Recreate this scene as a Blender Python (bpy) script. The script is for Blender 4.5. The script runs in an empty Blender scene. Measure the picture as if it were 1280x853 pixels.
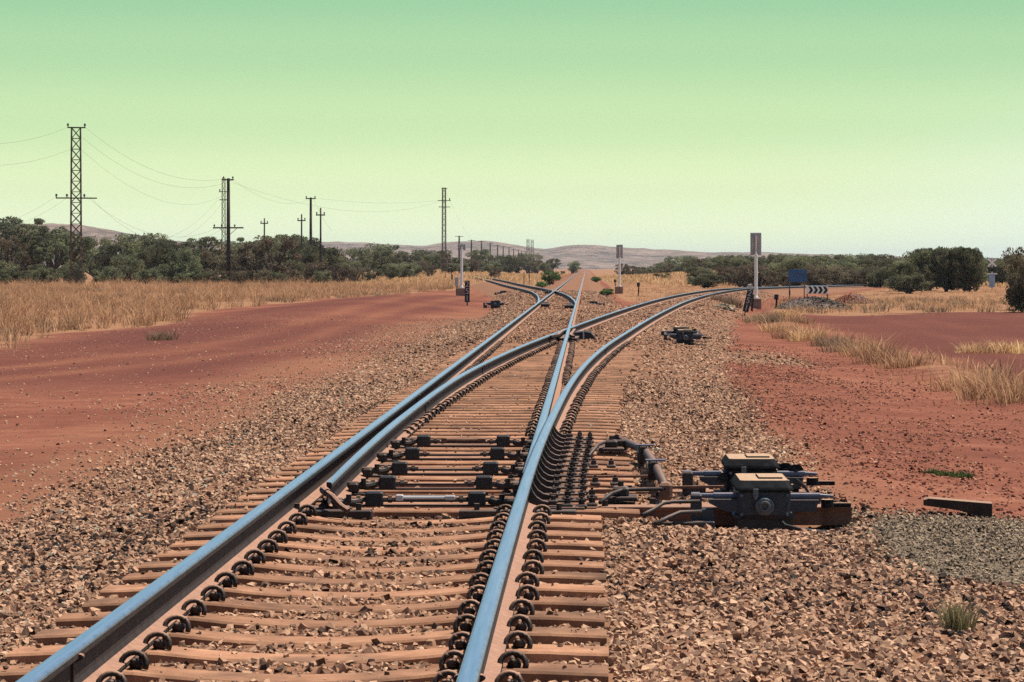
import bpy, math, random
import numpy as np
from mathutils import Vector, Matrix

rng = np.random.default_rng(7)
random.seed(7)
scene = bpy.context.scene
COL = scene.collection
R = math.radians

# ------------------------------------------------------------------ camera
# world: y runs along the straight track, z = 0 is the rail head, camera 1.405 m above it
F, VX, VY, HC = 3693.0, 733.0, 334.0, 1.405
cam_d = bpy.data.cameras.new('camera')
cam = bpy.data.objects.new('camera', cam_d)
COL.objects.link(cam)
cam.location = (0, 0, HC)
cam.rotation_euler = (R(90), 0, 0)
cam_d.sensor_width = 36.0
cam_d.lens = F / 1280 * 36.0
cam_d.shift_x = -(VX - 640) / 1280
cam_d.shift_y = -(426.5 - VY) / 1280
cam_d.clip_start = 0.5
cam_d.clip_end = 30000
scene.camera = cam

# ------------------------------------------------------------------ world, sun, exposure
SUN_EL, SUN_AZ = 67.0, 60.0        # azimuth measured from the view direction towards the right
w = bpy.data.worlds.new('World')
scene.world = w
w.use_nodes = True
nt = w.node_tree
nt.nodes.clear()
out = nt.nodes.new('ShaderNodeOutputWorld')
bg = nt.nodes.new('ShaderNodeBackground')
bg.inputs['Strength'].default_value = 0.05
sky = nt.nodes.new('ShaderNodeTexSky')
sky.sky_type = 'NISHITA'
sky.sun_disc = False
sky.sun_elevation = R(SUN_EL)
sky.sun_rotation = R(SUN_AZ)
sky.dust_density = 1.5
tc = nt.nodes.new('ShaderNodeTexCoord')
sep = nt.nodes.new('ShaderNodeSeparateXYZ')
nt.links.new(tc.outputs['Generated'], sep.inputs[0])
ramp = nt.nodes.new('ShaderNodeValToRGB')
ramp.color_ramp.interpolation = 'EASE'
mr = nt.nodes.new('ShaderNodeMapRange')
mr.inputs['From Min'].default_value = 0.0
mr.inputs['From Max'].default_value = 0.40
nt.links.new(sep.outputs['Z'], mr.inputs['Value'])
nt.links.new(mr.outputs[0], ramp.inputs[0])
els = ramp.color_ramp.elements
stops = [(0.0, (.70, .77, .56)), (0.03, (.66, .74, .47)), (0.07, (.58, .68, .39)), (0.125, (.44, .60, .32)),
         (0.185, (.325, .52, .285)), (0.23, (.25, .465, .27)), (0.36, (.07, .29, .46)), (0.52, (.065, .25, .56)), (1.0, (.06, .19, .48))]
while len(els) < len(stops):
    els.new(0.5)
for e, (p, c) in zip(els, stops):
    e.position = p
    e.color = (*c, 1)
sc_ = nt.nodes.new('ShaderNodeVectorMath')
sc_.operation = 'SCALE'
sc_.inputs['Scale'].default_value = 1 / 0.05
# the sky whitens towards the sun's side near the horizon
wx = nt.nodes.new('ShaderNodeMapRange')
wx.interpolation_type = 'SMOOTHSTEP'
wx.inputs['From Min'].default_value = .04
wx.inputs['From Max'].default_value = .30
nt.links.new(sep.outputs['X'], wx.inputs['Value'])
wz = nt.nodes.new('ShaderNodeMapRange')
wz.interpolation_type = 'SMOOTHSTEP'
wz.inputs['From Min'].default_value = .0
wz.inputs['From Max'].default_value = .08
wz.inputs['To Min'].default_value = 1.0
wz.inputs['To Max'].default_value = 0.0
nt.links.new(sep.outputs['Z'], wz.inputs['Value'])
wm = nt.nodes.new('ShaderNodeMath')
wm.operation = 'MULTIPLY'
nt.links.new(wx.outputs[0], wm.inputs[0])
nt.links.new(wz.outputs[0], wm.inputs[1])
wmix = nt.nodes.new('ShaderNodeMix')
wmix.data_type = 'RGBA'
nt.links.new(wm.outputs[0], wmix.inputs[0])
nt.links.new(ramp.outputs['Color'], wmix.inputs[6])
wmix.inputs[7].default_value = (.62, .72, .70, 1)
nt.links.new(wmix.outputs[2], sc_.inputs[0])
mf = nt.nodes.new('ShaderNodeMapRange')
mf.interpolation_type = 'SMOOTHERSTEP'
mf.inputs['From Min'].default_value = 0.16
mf.inputs['From Max'].default_value = 0.50
nt.links.new(sep.outputs['Z'], mf.inputs['Value'])
mx = nt.nodes.new('ShaderNodeMix')
mx.data_type = 'RGBA'
nt.links.new(mf.outputs[0], mx.inputs[0])
nt.links.new(sc_.outputs[0], mx.inputs[6])
nt.links.new(sky.outputs['Color'], mx.inputs[7])
nt.links.new(mx.outputs[2], bg.inputs['Color'])
nt.links.new(bg.outputs[0], out.inputs[0])

sd = bpy.data.lights.new('sun', 'SUN')
sd.energy = 5.0
sd.angle = R(0.5)
sd.color = (1.0, .92, .80)
sun = bpy.data.objects.new('sun', sd)
COL.objects.link(sun)
to_sun = Vector((math.sin(R(SUN_AZ)) * math.cos(R(SUN_EL)), math.cos(R(SUN_AZ)) * math.cos(R(SUN_EL)), math.sin(R(SUN_EL))))
sun.rotation_euler = to_sun.to_track_quat('Z', 'Y').to_euler()
sun.location = (0, 0, 50)

vs = scene.view_settings
vs.view_transform = 'Standard'
vs.look = 'None'
vs.exposure = 0.48
vs.gamma = 1.0
scene.cycles.use_denoising = False
scene.cycles.denoiser = 'OPENIMAGEDENOISE'
scene.cycles.volume_step_rate = 1.0
scene.cycles.max_bounces = 8
scene.cycles.sample_clamp_indirect = 3.0
scene.cycles.transparent_max_bounces = 16


# ------------------------------------------------------------------ helpers
def at(px, py, z):
    """a point of the place seen at this pixel of the photograph that lies at height z"""
    Y = F * (HC - z) / (py - VY)
    return (px - VX) * Y / F, Y


def xat(px, Y):
    return (px - VX) * Y / F


def zat(py, Y):
    return HC - (py - VY) * Y / F


ONES = ['', 'first', 'second', 'third', 'fourth', 'fifth', 'sixth', 'seventh', 'eighth', 'ninth', 'tenth', 'eleventh', 'twelfth',
        'thirteenth', 'fourteenth', 'fifteenth', 'sixteenth', 'seventeenth', 'eighteenth', 'nineteenth']
TENS = {2: 'twent', 3: 'thirt', 4: 'fort', 5: 'fift', 6: 'sixt', 7: 'sevent', 8: 'eight', 9: 'ninet'}


def ordinal(n):
    if n < 20:
        return ONES[n]
    t, o = divmod(n, 10)
    return TENS[t] + 'ieth' if o == 0 else TENS[t] + 'y-' + ONES[o]


def tag(o, label=None, cat=None, group=None, kind=None):
    if label: o['label'] = label
    if cat: o['category'] = cat
    if group: o['group'] = group
    if kind: o['kind'] = kind
    return o


def empty(name, loc=(0, 0, 0), rz=0.0):
    o = bpy.data.objects.new(name, None)
    COL.objects.link(o)
    o.location = loc
    o.rotation_euler = (0, 0, rz)
    o.empty_display_size = 0.2
    return o


def link(name, me, parent=None, loc=(0, 0, 0), rot=(0, 0, 0), scale=(1, 1, 1)):
    o = bpy.data.objects.new(name, me)
    COL.objects.link(o)
    o.parent = parent
    o.location = loc
    o.rotation_euler = rot
    o.scale = scale
    return o


class MB:
    def __init__(s):
        s.v, s.f, s.m = [], [], []
        s.mi = 0

    def add(s, vs_, fs):
        b = len(s.v)
        s.v += [tuple(p) for p in vs_]
        s.f += [tuple(b + i for i in f) for f in fs]
        s.m += [s.mi] * len(fs)

    def box(s, c, d, rz=0.0, bev=0.0, rx=0.0, ry=0.0):
        hx, hy, hz = d[0] / 2, d[1] / 2, d[2] / 2
        if bev <= 0:
            pts = [(x, y, z) for z in (-hz, hz) for y in (-hy, hy) for x in (-hx, hx)]
            fs = [(0, 2, 3, 1), (4, 5, 7, 6), (0, 1, 5, 4), (2, 6, 7, 3), (0, 4, 6, 2), (1, 3, 7, 5)]
        else:
            b = min(bev, hx * .9, hy * .9, hz * .9)
            def ring(ix, iy, z):
                return [(-ix + b, -iy, z), (ix - b, -iy, z), (ix, -iy + b, z), (ix, iy - b, z), (ix - b, iy, z), (-ix + b, iy, z), (-ix, iy - b, z), (-ix, -iy + b, z)]
            pts = ring(hx - b * .7, hy - b * .7, -hz) + ring(hx, hy, -hz + b) + ring(hx, hy, hz - b) + ring(hx - b * .7, hy - b * .7, hz)
            fs = [tuple(range(7, -1, -1)), tuple(range(24, 32))]
            for k in range(3):
                for i in range(8):
                    j = (i + 1) % 8
                    fs.append((k * 8 + i, k * 8 + j, k * 8 + 8 + j, k * 8 + 8 + i))
        M = Matrix.Rotation(rz, 3, 'Z') @ Matrix.Rotation(ry, 3, 'Y') @ Matrix.Rotation(rx, 3, 'X')
        C = Vector(c)
        s.add([C + M @ Vector(p) for p in pts], fs)

    def bar(s, p0, p1, w_, h_):
        p0, p1 = Vector(p0), Vector(p1)
        d = (p1 - p0)
        L = d.length
        d.normalize()
        up = Vector((0, 0, 1)) if abs(d.z) < .95 else Vector((0, 1, 0))
        sx = d.cross(up).normalized() * (w_ / 2)
        sz = sx.cross(d).normalized() * (h_ / 2)
        pts = [p + a * sx + b * sz for p in (p0, p1) for a, b in ((-1, -1), (1, -1), (1, 1), (-1, 1))]
        s.add(pts, [(3, 2, 1, 0), (4, 5, 6, 7), (0, 1, 5, 4), (1, 2, 6, 5), (2, 3, 7, 6), (3, 0, 4, 7)])

    def tube(s, pts, r, n=8, cap=True):
        pts = [Vector(p) for p in pts]
        rs = r if isinstance(r, (list, tuple)) else [r] * len(pts)
        rings = []
        prev = None
        for i, p in enumerate(pts):
            a = pts[max(0, i - 1)]
            b = pts[min(len(pts) - 1, i + 1)]
            t = (b - a).normalized()
            ref = prev if prev is not None else (Vector((0, 0, 1)) if abs(t.z) < .9 else Vector((1, 0, 0)))
            u = t.cross(ref)
            if u.length < 1e-5:
                u = t.cross(Vector((0, 1, 0)))
            u.normalize()
            v_ = u.cross(t).normalized()
            prev = v_
            rings.append([p + rs[i] * (math.cos(k * 2 * math.pi / n) * u + math.sin(k * 2 * math.pi / n) * v_) for k in range(n)])
        vs_ = [q for rg in rings for q in rg]
        fs = []
        for i in range(len(pts) - 1):
            for k in range(n):
                j = (k + 1) % n
                fs.append((i * n + k, i * n + j, (i + 1) * n + j, (i + 1) * n + k))
        if cap:
            fs.append(tuple(range(n - 1, -1, -1)))
            fs.append(tuple((len(pts) - 1) * n + k for k in range(n)))
        s.add(vs_, fs)

    def cyl(s, p0, p1, r, n=12, r1=None):
        s.tube([p0, p1], [r, r if r1 is None else r1], n)

    def prism(s, poly, axis, a0, a1):
        """extrude a 2-D polygon along axis: 'x' -> poly is (y,z); 'y' -> (x,z); 'z' -> (x,y)"""
        def P(p, a):
            return {'x': (a, p[0], p[1]), 'y': (p[0], a, p[1]), 'z': (p[0], p[1], a)}[axis]
        n = len(poly)
        vs_ = [P(p, a0) for p in poly] + [P(p, a1) for p in poly]
        fs = [tuple(range(n)), tuple(range(2 * n - 1, n - 1, -1))]
        for i in range(n):
            j = (i + 1) % n
            fs.append((i, n + i, n + j, j))
        s.add(vs_, fs)

    def mesh(s, name, mats, smooth=False):
        me = bpy.data.meshes.new(name)
        me.from_pydata(s.v, [], s.f)
        for m in (mats if isinstance(mats, (list, tuple)) else [mats]):
            me.materials.append(m)
        if max(s.m, default=0) > 0:
            me.polygons.foreach_set('material_index', s.m)
        if smooth:
            me.polygons.foreach_set('use_smooth', [True] * len(s.f))
        me.update()
        # consistent outward normals
        import bmesh
        bm = bmesh.new()
        bm.from_mesh(me)
        bmesh.ops.recalc_face_normals(bm, faces=bm.faces)
        bm.to_mesh(me)
        bm.free()
        return me

    def build(s, name, mats, parent=None, loc=(0, 0, 0), rot=(0, 0, 0), smooth=False):
        return link(name, s.mesh(name, mats, smooth), parent, loc, rot)


def np_mesh(name, verts, loops, nper, mat, attrs=None, smooth=False):
    """fast mesh from arrays: verts (n,3), loops flat, nper = vertices per face (constant)"""
    me = bpy.data.meshes.new(name)
    nf = len(loops) // nper
    me.vertices.add(len(verts))
    me.vertices.foreach_set('co', np.asarray(verts, dtype=np.float32).ravel())
    me.loops.add(len(loops))
    me.loops.foreach_set('vertex_index', np.asarray(loops, dtype=np.int32))
    me.polygons.add(nf)
    me.polygons.foreach_set('loop_start', np.arange(nf, dtype=np.int32) * nper)
    me.polygons.foreach_set('loop_total', np.full(nf, nper, dtype=np.int32))
    me.polygons.foreach_set('use_smooth', np.full(nf, bool(smooth)))
    for k, a in (attrs or {}).items():
        at_ = me.attributes.new(k, 'FLOAT', 'POINT')
        at_.data.foreach_set('value', np.asarray(a, dtype=np.float32))
    me.materials.append(mat)
    me.update(calc_edges=True)
    return me


# smooth value noise for terrain
_perm = rng.random((64, 64))


def vnoise(x, y):
    xi, yi = np.floor(x).astype(int), np.floor(y).astype(int)
    fx, fy = x - xi, y - yi
    fx, fy = fx * fx * (3 - 2 * fx), fy * fy * (3 - 2 * fy)
    g = lambda i, j: _perm[i % 64, j % 64]
    return (g(xi, yi) * (1 - fx) + g(xi + 1, yi) * fx) * (1 - fy) + (g(xi, yi + 1) * (1 - fx) + g(xi + 1, yi + 1) * fx) * fy


def fbm(x, y, o=4):
    s_, a, t = 0, .5, 0
    for i in range(o):
        s_ = s_ + a * vnoise(x * 2 ** i + 13.7 * i, y * 2 ** i + 5.1 * i)
        t += a
        a *= .5
    return s_ / t


def sstep(a, b, x):
    t = np.clip((x - a) / (b - a), 0, 1)
    return t * t * (3 - 2 * t)


# ------------------------------------------------------------------ materials
def new_mat(name):
    m = bpy.data.materials.new(name)
    m.use_nodes = True
    n = m.node_tree
    b = n.nodes['Principled BSDF']
    return m, n, b


def N(n, kind, **kw):
    nd = n.nodes.new('ShaderNode' + kind)
    for k, v in kw.items():
        setattr(nd, k, v)
    return nd


def ramp_node(n, fac, stops_):
    r = N(n, 'ValToRGB')
    e = r.color_ramp.elements
    while len(e) < len(stops_):
        e.new(.5)
    for q, (p, c) in zip(e, stops_):
        q.position = p
        q.color = (*c, 1)
    n.links.new(fac, r.inputs[0])
    return r.outputs['Color']


def mix_node(n, fac, a, b):
    m_ = N(n, 'Mix', data_type='RGBA')
    if isinstance(fac, (int, float)):
        m_.inputs[0].default_value = fac
    else:
        n.links.new(fac, m_.inputs[0])
    for v, s_ in ((a, 6), (b, 7)):
        if isinstance(v, tuple):
            m_.inputs[s_].default_value = (*v, 1)
        else:
            n.links.new(v, m_.inputs[s_])
    return m_.outputs[2]


def noise_node(n, scale, detail=4, rough=.55, coord='Object', vec=None):
    t = N(n, 'TexNoise')
    t.inputs['Scale'].default_value = scale
    t.inputs['Detail'].default_value = detail
    t.inputs['Roughness'].default_value = rough
    if vec is None:
        c = N(n, 'TexCoord')
        n.links.new(c.outputs[coord], t.inputs['Vector'])
    else:
        n.links.new(vec, t.inputs['Vector'])
    return t.outputs['Fac']


def geo_pos(n):
    return N(n, 'NewGeometry').outputs['Position']


def bump(n, b, h, strength=.4, dist=.02):
    bp = N(n, 'Bump')
    bp.inputs['Strength'].default_value = strength
    bp.inputs['Distance'].default_value = dist
    n.links.new(h, bp.inputs['Height'])
    n.links.new(bp.outputs[0], b.inputs['Normal'])


def math_node(n, op, a, b=None, clamp=False):
    m_ = N(n, 'Math', operation=op, use_clamp=clamp)
    for v, i in ((a, 0), (b, 1)):
        if v is None: continue
        if isinstance(v, (int, float)):
            m_.inputs[i].default_value = v
        else:
            n.links.new(v, m_.inputs[i])
    return m_.outputs[0]


def simple(name, c1, c2, scale=8, rough=.8, metal=0.0, dust=0.0, dustcol=(.36, .19, .12), bmp=.25, bdist=.004, spec=.4, dmin=.45, objvar=0.0, stain=0.0):
    """two-tone noise surface, optional red dust lying on its upward faces"""
    m, n, b = new_mat(name)
    pos = geo_pos(n)
    f = noise_node(n, scale, 5, .6, vec=pos)
    col = ramp_node(n, f, [(.32, c1), (.68, c2)])
    if dust > 0:
        g = N(n, 'NewGeometry')
        sx = N(n, 'SeparateXYZ')
        n.links.new(g.outputs['Normal'], sx.inputs[0])
        up = math_node(n, 'MULTIPLY', math_node(n, 'SUBTRACT', sx.outputs['Z'], dmin, True), dust / (1 - dmin), True)
        f2 = noise_node(n, scale * 3.1, 4, .6, vec=pos)
        up2 = math_node(n, 'MULTIPLY', up, math_node(n, 'MULTIPLY_ADD', f2, 1.4), True)
        up2.node.inputs[1].default_value = 1.0
        col = mix_node(n, math_node(n, 'MULTIPLY', up, math_node(n, 'ADD', f2, .35), True), col, dustcol)
    if stain > 0:
        f3 = noise_node(n, 1.6, 5, .65, vec=pos)
        col = mix_node(n, math_node(n, 'MULTIPLY', math_node(n, 'SUBTRACT', f3, .47, True), stain * 6, True), col, (.13, .075, .05))
        f4 = noise_node(n, 90, 2, .6, vec=pos)
        col = mix_node(n, math_node(n, 'MULTIPLY', math_node(n, 'SUBTRACT', f4, .56, True), 5 * stain, True), col, (.15, .08, .05))
    if objvar > 0:
        oi = N(n, 'ObjectInfo')
        hv = N(n, 'HueSaturation')
        mo = N(n, 'MapRange')
        mo.inputs['To Min'].default_value = 1 - objvar
        mo.inputs['To Max'].default_value = 1 + objvar * 1.6
        n.links.new(oi.outputs['Random'], mo.inputs['Value'])
        n.links.new(mo.outputs[0], hv.inputs['Value'])
        n.links.new(col, hv.inputs['Color'])
        col = hv.outputs[0]
    n.links.new(col, b.inputs['Base Color'])
    b.inputs['Roughness'].default_value = rough
    b.inputs['Metallic'].default_value = metal
    b.inputs['Specular IOR Level'].default_value = spec
    if bmp:
        bump(n, b, noise_node(n, scale * 6, 3, .6, vec=pos), bmp, bdist)
    return m


M_ = {}
M_['concrete'] = simple('dusty_concrete', (.235, .116, .068), (.37, .197, .120), 5, .95, bmp=.6, bdist=.006, spec=.12, stain=.8, objvar=.17)
M_['iron'] = simple('dark_iron', (.012, .012, .014), (.035, .03, .028), 20, .6, 0, dust=.35, bmp=.3, objvar=.4)
M_['blueiron'] = simple('blue_painted_iron', (.012, .016, .028), (.026, .033, .050), 18, .5, 0, dust=.30, dustcol=(.36, .24, .17), bmp=.15)
M_['bluesteel'] = simple('blue_grey_steel', (.045, .062, .115), (.085, .105, .16), 14, .5, 0, dust=.3, bmp=.1)
M_['boss'] = simple('grey_boss_metal', (.06, .07, .085), (.11, .12, .135), 20, .5, 0, bmp=.1)
M_['castiron'] = simple('machine_casting', (.010, .011, .014), (.024, .025, .028), 16, .85, 0, dust=1.0, dustcol=(.46, .31, .21), bmp=.2, dmin=.93, spec=.05)
M_['rustbeam'] = simple('rusty_beam', (.085, .045, .033), (.22, .12, .08), 7, .85, 0, dust=.7, bmp=.3)
M_['rustweb'] = simple('rusty_rail', (.016, .012, .012), (.045, .028, .023), 9, .75, .1, dust=1.5, dustcol=(.35, .185, .12), bmp=.25)
M_['clip'] = simple('clip_steel', (.014, .011, .010), (.045, .03, .024), 60, .6, .2, dust=.8, bmp=.2, objvar=.5)
M_['timber'] = simple('weathered_timber', (.022, .016, .013), (.05, .035, .027), 12, .9, 0, dust=.9, dustcol=(.34, .2, .13), bmp=.5)
M_['polewood'] = simple('pole_timber', (.028, .02, .018), (.06, .045, .038), 3, .9, bmp=.3)
M_['lattice'] = simple('galvanised_rusty_steel', (.06, .05, .045), (.17, .11, .075), 1.3, .6, .3, bmp=0)
M_['white'] = simple('white_paint', (.84, .83, .80), (.89, .88, .86), 5, .5, bmp=.05)
M_['cream'] = simple('cream_paint', (.62, .56, .46), (.72, .66, .56), 5, .5, bmp=.05)
M_['greypanel'] = simple('grey_backboard', (.30, .30, .32), (.40, .40, .41), 3, .6, bmp=.05)
M_['palegrey'] = simple('pale_grey_metal', (.42, .42, .42), (.52, .52, .52), 4, .5, bmp=.05)
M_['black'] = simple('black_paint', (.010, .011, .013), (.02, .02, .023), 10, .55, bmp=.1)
M_['blue'] = simple('blue_sign', (.012, .055, .17), (.03, .12, .30), 2.6, .4, bmp=.02)
M_['bluebox'] = simple('pale_blue_paint', (.22, .33, .48), (.30, .40, .55), 3, .5, bmp=.05)
M_['redbase'] = simple('red_dusty_block', (.20, .12, .09), (.32, .20, .15), 4, .9, bmp=.3)
M_['insul'] = simple('insulator', (.03, .02, .018), (.07, .05, .04), 10, .3, bmp=0)
M_['wire'] = simple('wire', (.10, .11, .10), (.16, .16, .15), 1, .5, .3, bmp=0)
M_['bark'] = simple('bark', (.035, .026, .02), (.08, .06, .048), 4, .95, bmp=.5)


def make_steel_head():
    m, n, b = new_mat('polished_rail_head')
    pos = geo_pos(n)
    mp = N(n, 'Mapping')
    mp.inputs['Scale'].default_value = (60, 1.2, 60)
    n.links.new(pos, mp.inputs[0])
    f = noise_node(n, 1, 4, .6, vec=mp.outputs[0])
    n.links.new(ramp_node(n, f, [(.3, (.53, .61, .69)), (.7, (.66, .72, .78))]), b.inputs['Base Color'])
    b.inputs['Metallic'].default_value = 1.0
    r = N(n, 'MapRange')
    r.inputs['To Min'].default_value = .24
    r.inputs['To Max'].default_value = .36
    n.links.new(f, r.inputs['Value'])
    n.links.new(r.outputs[0], b.inputs['Roughness'])
    return m


M_['head'] = make_steel_head()
M_['headedge'] = simple('worn_rail_corner', (.26, .32, .40), (.42, .48, .55), 12, .34, .9, bmp=.1)


def make_stone_mat(name, stops_, bs=40):
    m, n, b = new_mat(name)
    a = N(n, 'Attribute', attribute_name='shade')
    col = ramp_node(n, a.outputs['Fac'], stops_)
    f = noise_node(n, bs, 3, .6, vec=geo_pos(n))
    hsv = N(n, 'HueSaturation')
    n.links.new(col, hsv.inputs['Color'])
    mr_ = N(n, 'MapRange')
    mr_.inputs['To Min'].default_value = .65
    mr_.inputs['To Max'].default_value = 1.35
    n.links.new(f, mr_.inputs['Value'])
    n.links.new(mr_.outputs[0], hsv.inputs['Value'])
    n.links.new(hsv.outputs[0], b.inputs['Base Color'])
    b.inputs['Roughness'].default_value = .9
    b.inputs['Specular IOR Level'].default_value = .2
    return m


M_['ballast'] = make_stone_mat('ballast_stone', [(0, (.030, .021, .018)), (.09, (.13, .074, .051)), (.28, (.31, .178, .112)), (.66, (.45, .268, .170)),
                                                (.88, (.54, .345, .225)), (.93, (.58, .40, .275)), (.95, (.25, .21, .16)), (1, (.42, .36, .27))])
M_['gravel'] = make_stone_mat('grey_gravel', [(0, (.09, .065, .045)), (.5, (.25, .18, .12)), (1, (.40, .30, .205))])
M_['pebble'] = make_stone_mat('red_pebble', [(0, (.05, .024, .019)), (.08, (.18, .070, .045)), (.6, (.28, .108, .066)), (.9, (.36, .155, .095)), (1, (.44, .24, .16))])


def make_leaf(name, dark, light, trans=.35):
    m, n, b = new_mat(name)
    a = N(n, 'Attribute', attribute_name='shade')
    col = ramp_node(n, a.outputs['Fac'], [(0, dark), (1, light)])
    oi = N(n, 'ObjectInfo')
    hsv = N(n, 'HueSaturation')
    mr_ = N(n, 'MapRange')
    mr_.inputs['To Min'].default_value = .6
    mr_.inputs['To Max'].default_value = 1.45
    n.links.new(oi.outputs['Random'], mr_.inputs['Value'])
    n.links.new(mr_.outputs[0], hsv.inputs['Value'])
    mh = N(n, 'MapRange')
    mh.inputs['To Min'].default_value = .475
    mh.inputs['To Max'].default_value = .515
    n.links.new(oi.outputs['Random'], mh.inputs['Value'])
    n.links.new(mh.outputs[0], hsv.inputs['Hue'])
    n.links.new(col, hsv.inputs['Color'])
    n.links.new(hsv.outputs[0], b.inputs['Base Color'])
    b.inputs['Roughness'].default_value = .75
    b.inputs['Specular IOR Level'].default_value = .2
    t = N(n, 'BsdfTranslucent')
    n.links.new(hsv.outputs[0], t.inputs['Color'])
    mxs = N(n, 'MixShader')
    mxs.inputs[0].default_value = trans
    n.links.new(b.outputs[0], mxs.inputs[1])
    n.links.new(t.outputs[0], mxs.inputs[2])
    n.links.new(mxs.outputs[0], n.nodes['Material Output'].inputs['Surface'])
    return m


M_['leaf'] = make_leaf('olive_leaves', (.055, .066, .04), (.24, .245, .135), .45)
M_['leafbrown'] = make_leaf('dry_brown_leaves', (.06, .05, .036), (.185, .145, .095), .42)
M_['leafgreen'] = make_leaf('fresh_green_leaves', (.03, .075, .022), (.10, .19, .055), .3)
M_['grass'] = make_leaf('dry_grass', (.27, .145, .066), (.74, .50, .265), .55)
M_['paleplant'] = make_leaf('pale_plant', (.10, .10, .045), (.42, .37, .20), .4)
M_['greygrass'] = make_leaf('grey_brown_grass', (.11, .075, .05), (.34, .24, .15), .5)


def make_ground():
    m, n, b = new_mat('red_earth')
    pos = geo_pos(n)
    big = noise_node(n, .12, 5, .6, vec=pos)
    mid = noise_node(n, 1.3, 6, .65, vec=pos)
    fine = noise_node(n, 14, 6, .7, vec=pos)
    mixf = math_node(n, 'ADD', math_node(n, 'MULTIPLY', big, .4), math_node(n, 'ADD', math_node(n, 'MULTIPLY', mid, .35), math_node(n, 'MULTIPLY', fine, .25)))
    soil = ramp_node(n, mixf, [(.36, (.115, .038, .025)), (.5, (.19, .067, .041)), (.63, (.29, .120, .072))])
    # tyre tracks: paler, sandier lines
    tr = N(n, 'Attribute', attribute_name='tyre')
    soil = mix_node(n, math_node(n, 'MULTIPLY', tr.outputs['Fac'], math_node(n, 'ADD', mid, .35), True), soil, (.265, .108, .058))
    pl = N(n, 'Attribute', attribute_name='dark')
    soil = mix_node(n, math_node(n, 'MULTIPLY', math_node(n, 'MULTIPLY', pl.outputs['Fac'], .95, True), math_node(n, 'SUBTRACT', 1.0, math_node(n, 'MULTIPLY', tr.outputs['Fac'], .75)), True), soil, (.112, .036, .027))
    du = N(n, 'Attribute', attribute_name='dusty')
    soil = mix_node(n, math_node(n, 'MULTIPLY', du.outputs['Fac'], math_node(n, 'ADD', mid, .4), True), soil, (.225, .102, .058))
    # stony ballast bed (the joints between stones; stones proper are geometry)
    vo = N(n, 'TexVoronoi')
    vo.inputs['Scale'].default_value = 17
    n.links.new(pos, vo.inputs['Vector'])
    bal = ramp_node(n, N2(n, vo.outputs['Color']), [(0, (.03, .02, .015)), (.35, (.12, .067, .042)), (.7, (.215, .122, .074)), (1, (.31, .19, .118))])
    bal = mix_node(n, math_node(n, 'MULTIPLY', mid, 1.35, True), bal, (.235, .112, .064))
    ab = N(n, 'Attribute', attribute_name='ballast')
    jag = math_node(n, 'ADD', ab.outputs['Fac'], math_node(n, 'MULTIPLY', math_node(n, 'SUBTRACT', fine, .5), .9))
    st = N(n, 'MapRange', interpolation_type='SMOOTHSTEP')
    st.inputs['From Min'].default_value = .35
    st.inputs['From Max'].default_value = .65
    n.links.new(jag, st.inputs['Value'])
    col = mix_node(n, st.outputs[0], soil, bal)
    # fine grey gravel
    ag = N(n, 'Attribute', attribute_name='gravel')
    vg = N(n, 'TexVoronoi')
    vg.inputs['Scale'].default_value = 60
    n.links.new(pos, vg.inputs['Vector'])
    gcol = ramp_node(n, N2(n, vg.outputs['Color']), [(0, (.07, .052, .038)), (.6, (.15, .115, .082)), (1, (.24, .185, .135))])
    jg = math_node(n, 'ADD', ag.outputs['Fac'], math_node(n, 'MULTIPLY', math_node(n, 'SUBTRACT', fine, .5), .8))
    sg = N(n, 'MapRange', interpolation_type='SMOOTHSTEP')
    sg.inputs['From Min'].default_value = .35
    sg.inputs['From Max'].default_value = .6
    n.links.new(jg, sg.inputs['Value'])
    col = mix_node(n, sg.outputs[0], col, gcol)
    # dry litter under the grass
    al = N(n, 'Attribute', attribute_name='litter')
    jl = math_node(n, 'ADD', al.outputs['Fac'], math_node(n, 'MULTIPLY', math_node(n, 'SUBTRACT', mid, .5), 1.2))
    sl = N(n, 'MapRange', interpolation_type='SMOOTHSTEP')
    sl.inputs['From Min'].default_value = .35
    sl.inputs['From Max'].default_value = .75
    n.links.new(jl, sl.inputs['Value'])
    lit = ramp_node(n, fine, [(.3, (.19, .085, .047)), (.7, (.33, .185, .098))])
    col = mix_node(n, sl.outputs[0], col, lit)
    n.links.new(col, b.inputs['Base Color'])
    b.inputs['Roughness'].default_value = .97
    b.inputs['Specular IOR Level'].default_value = .1
    hb = math_node(n, 'ADD', math_node(n, 'MULTIPLY', noise_node(n, 4, 4, .6, vec=pos), 1.6), math_node(n, 'ADD', fine, math_node(n, 'MULTIPLY', noise_node(n, 45, 3, .6, vec=pos), .5)))
    bump(n, b, hb, .7, .03)
    return m


def N2(n, c):
    s_ = N(n, 'SeparateColor')
    n.links.new(c, s_.inputs[0])
    return s_.outputs[0]


M_['ground'] = make_ground()


def make_hill():
    m, n, b = new_mat('spinifex_hill')
    pos = geo_pos(n)
    f = noise_node(n, .012, 7, .7, vec=pos)
    f2 = noise_node(n, .06, 5, .7, vec=pos)
    fm = math_node(n, 'ADD', math_node(n, 'MULTIPLY', f, .55), math_node(n, 'MULTIPLY', f2, .45))
    n.links.new(ramp_node(n, fm, [(.40, (.05, .045, .04)), (.49, (.15, .11, .092)), (.60, (.27, .195, .16))]), b.inputs['Base Color'])
    b.inputs['Roughness'].default_value = 1
    b.inputs['Specular IOR Level'].default_value = 0
    return m


M_['hill'] = make_hill()

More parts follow.
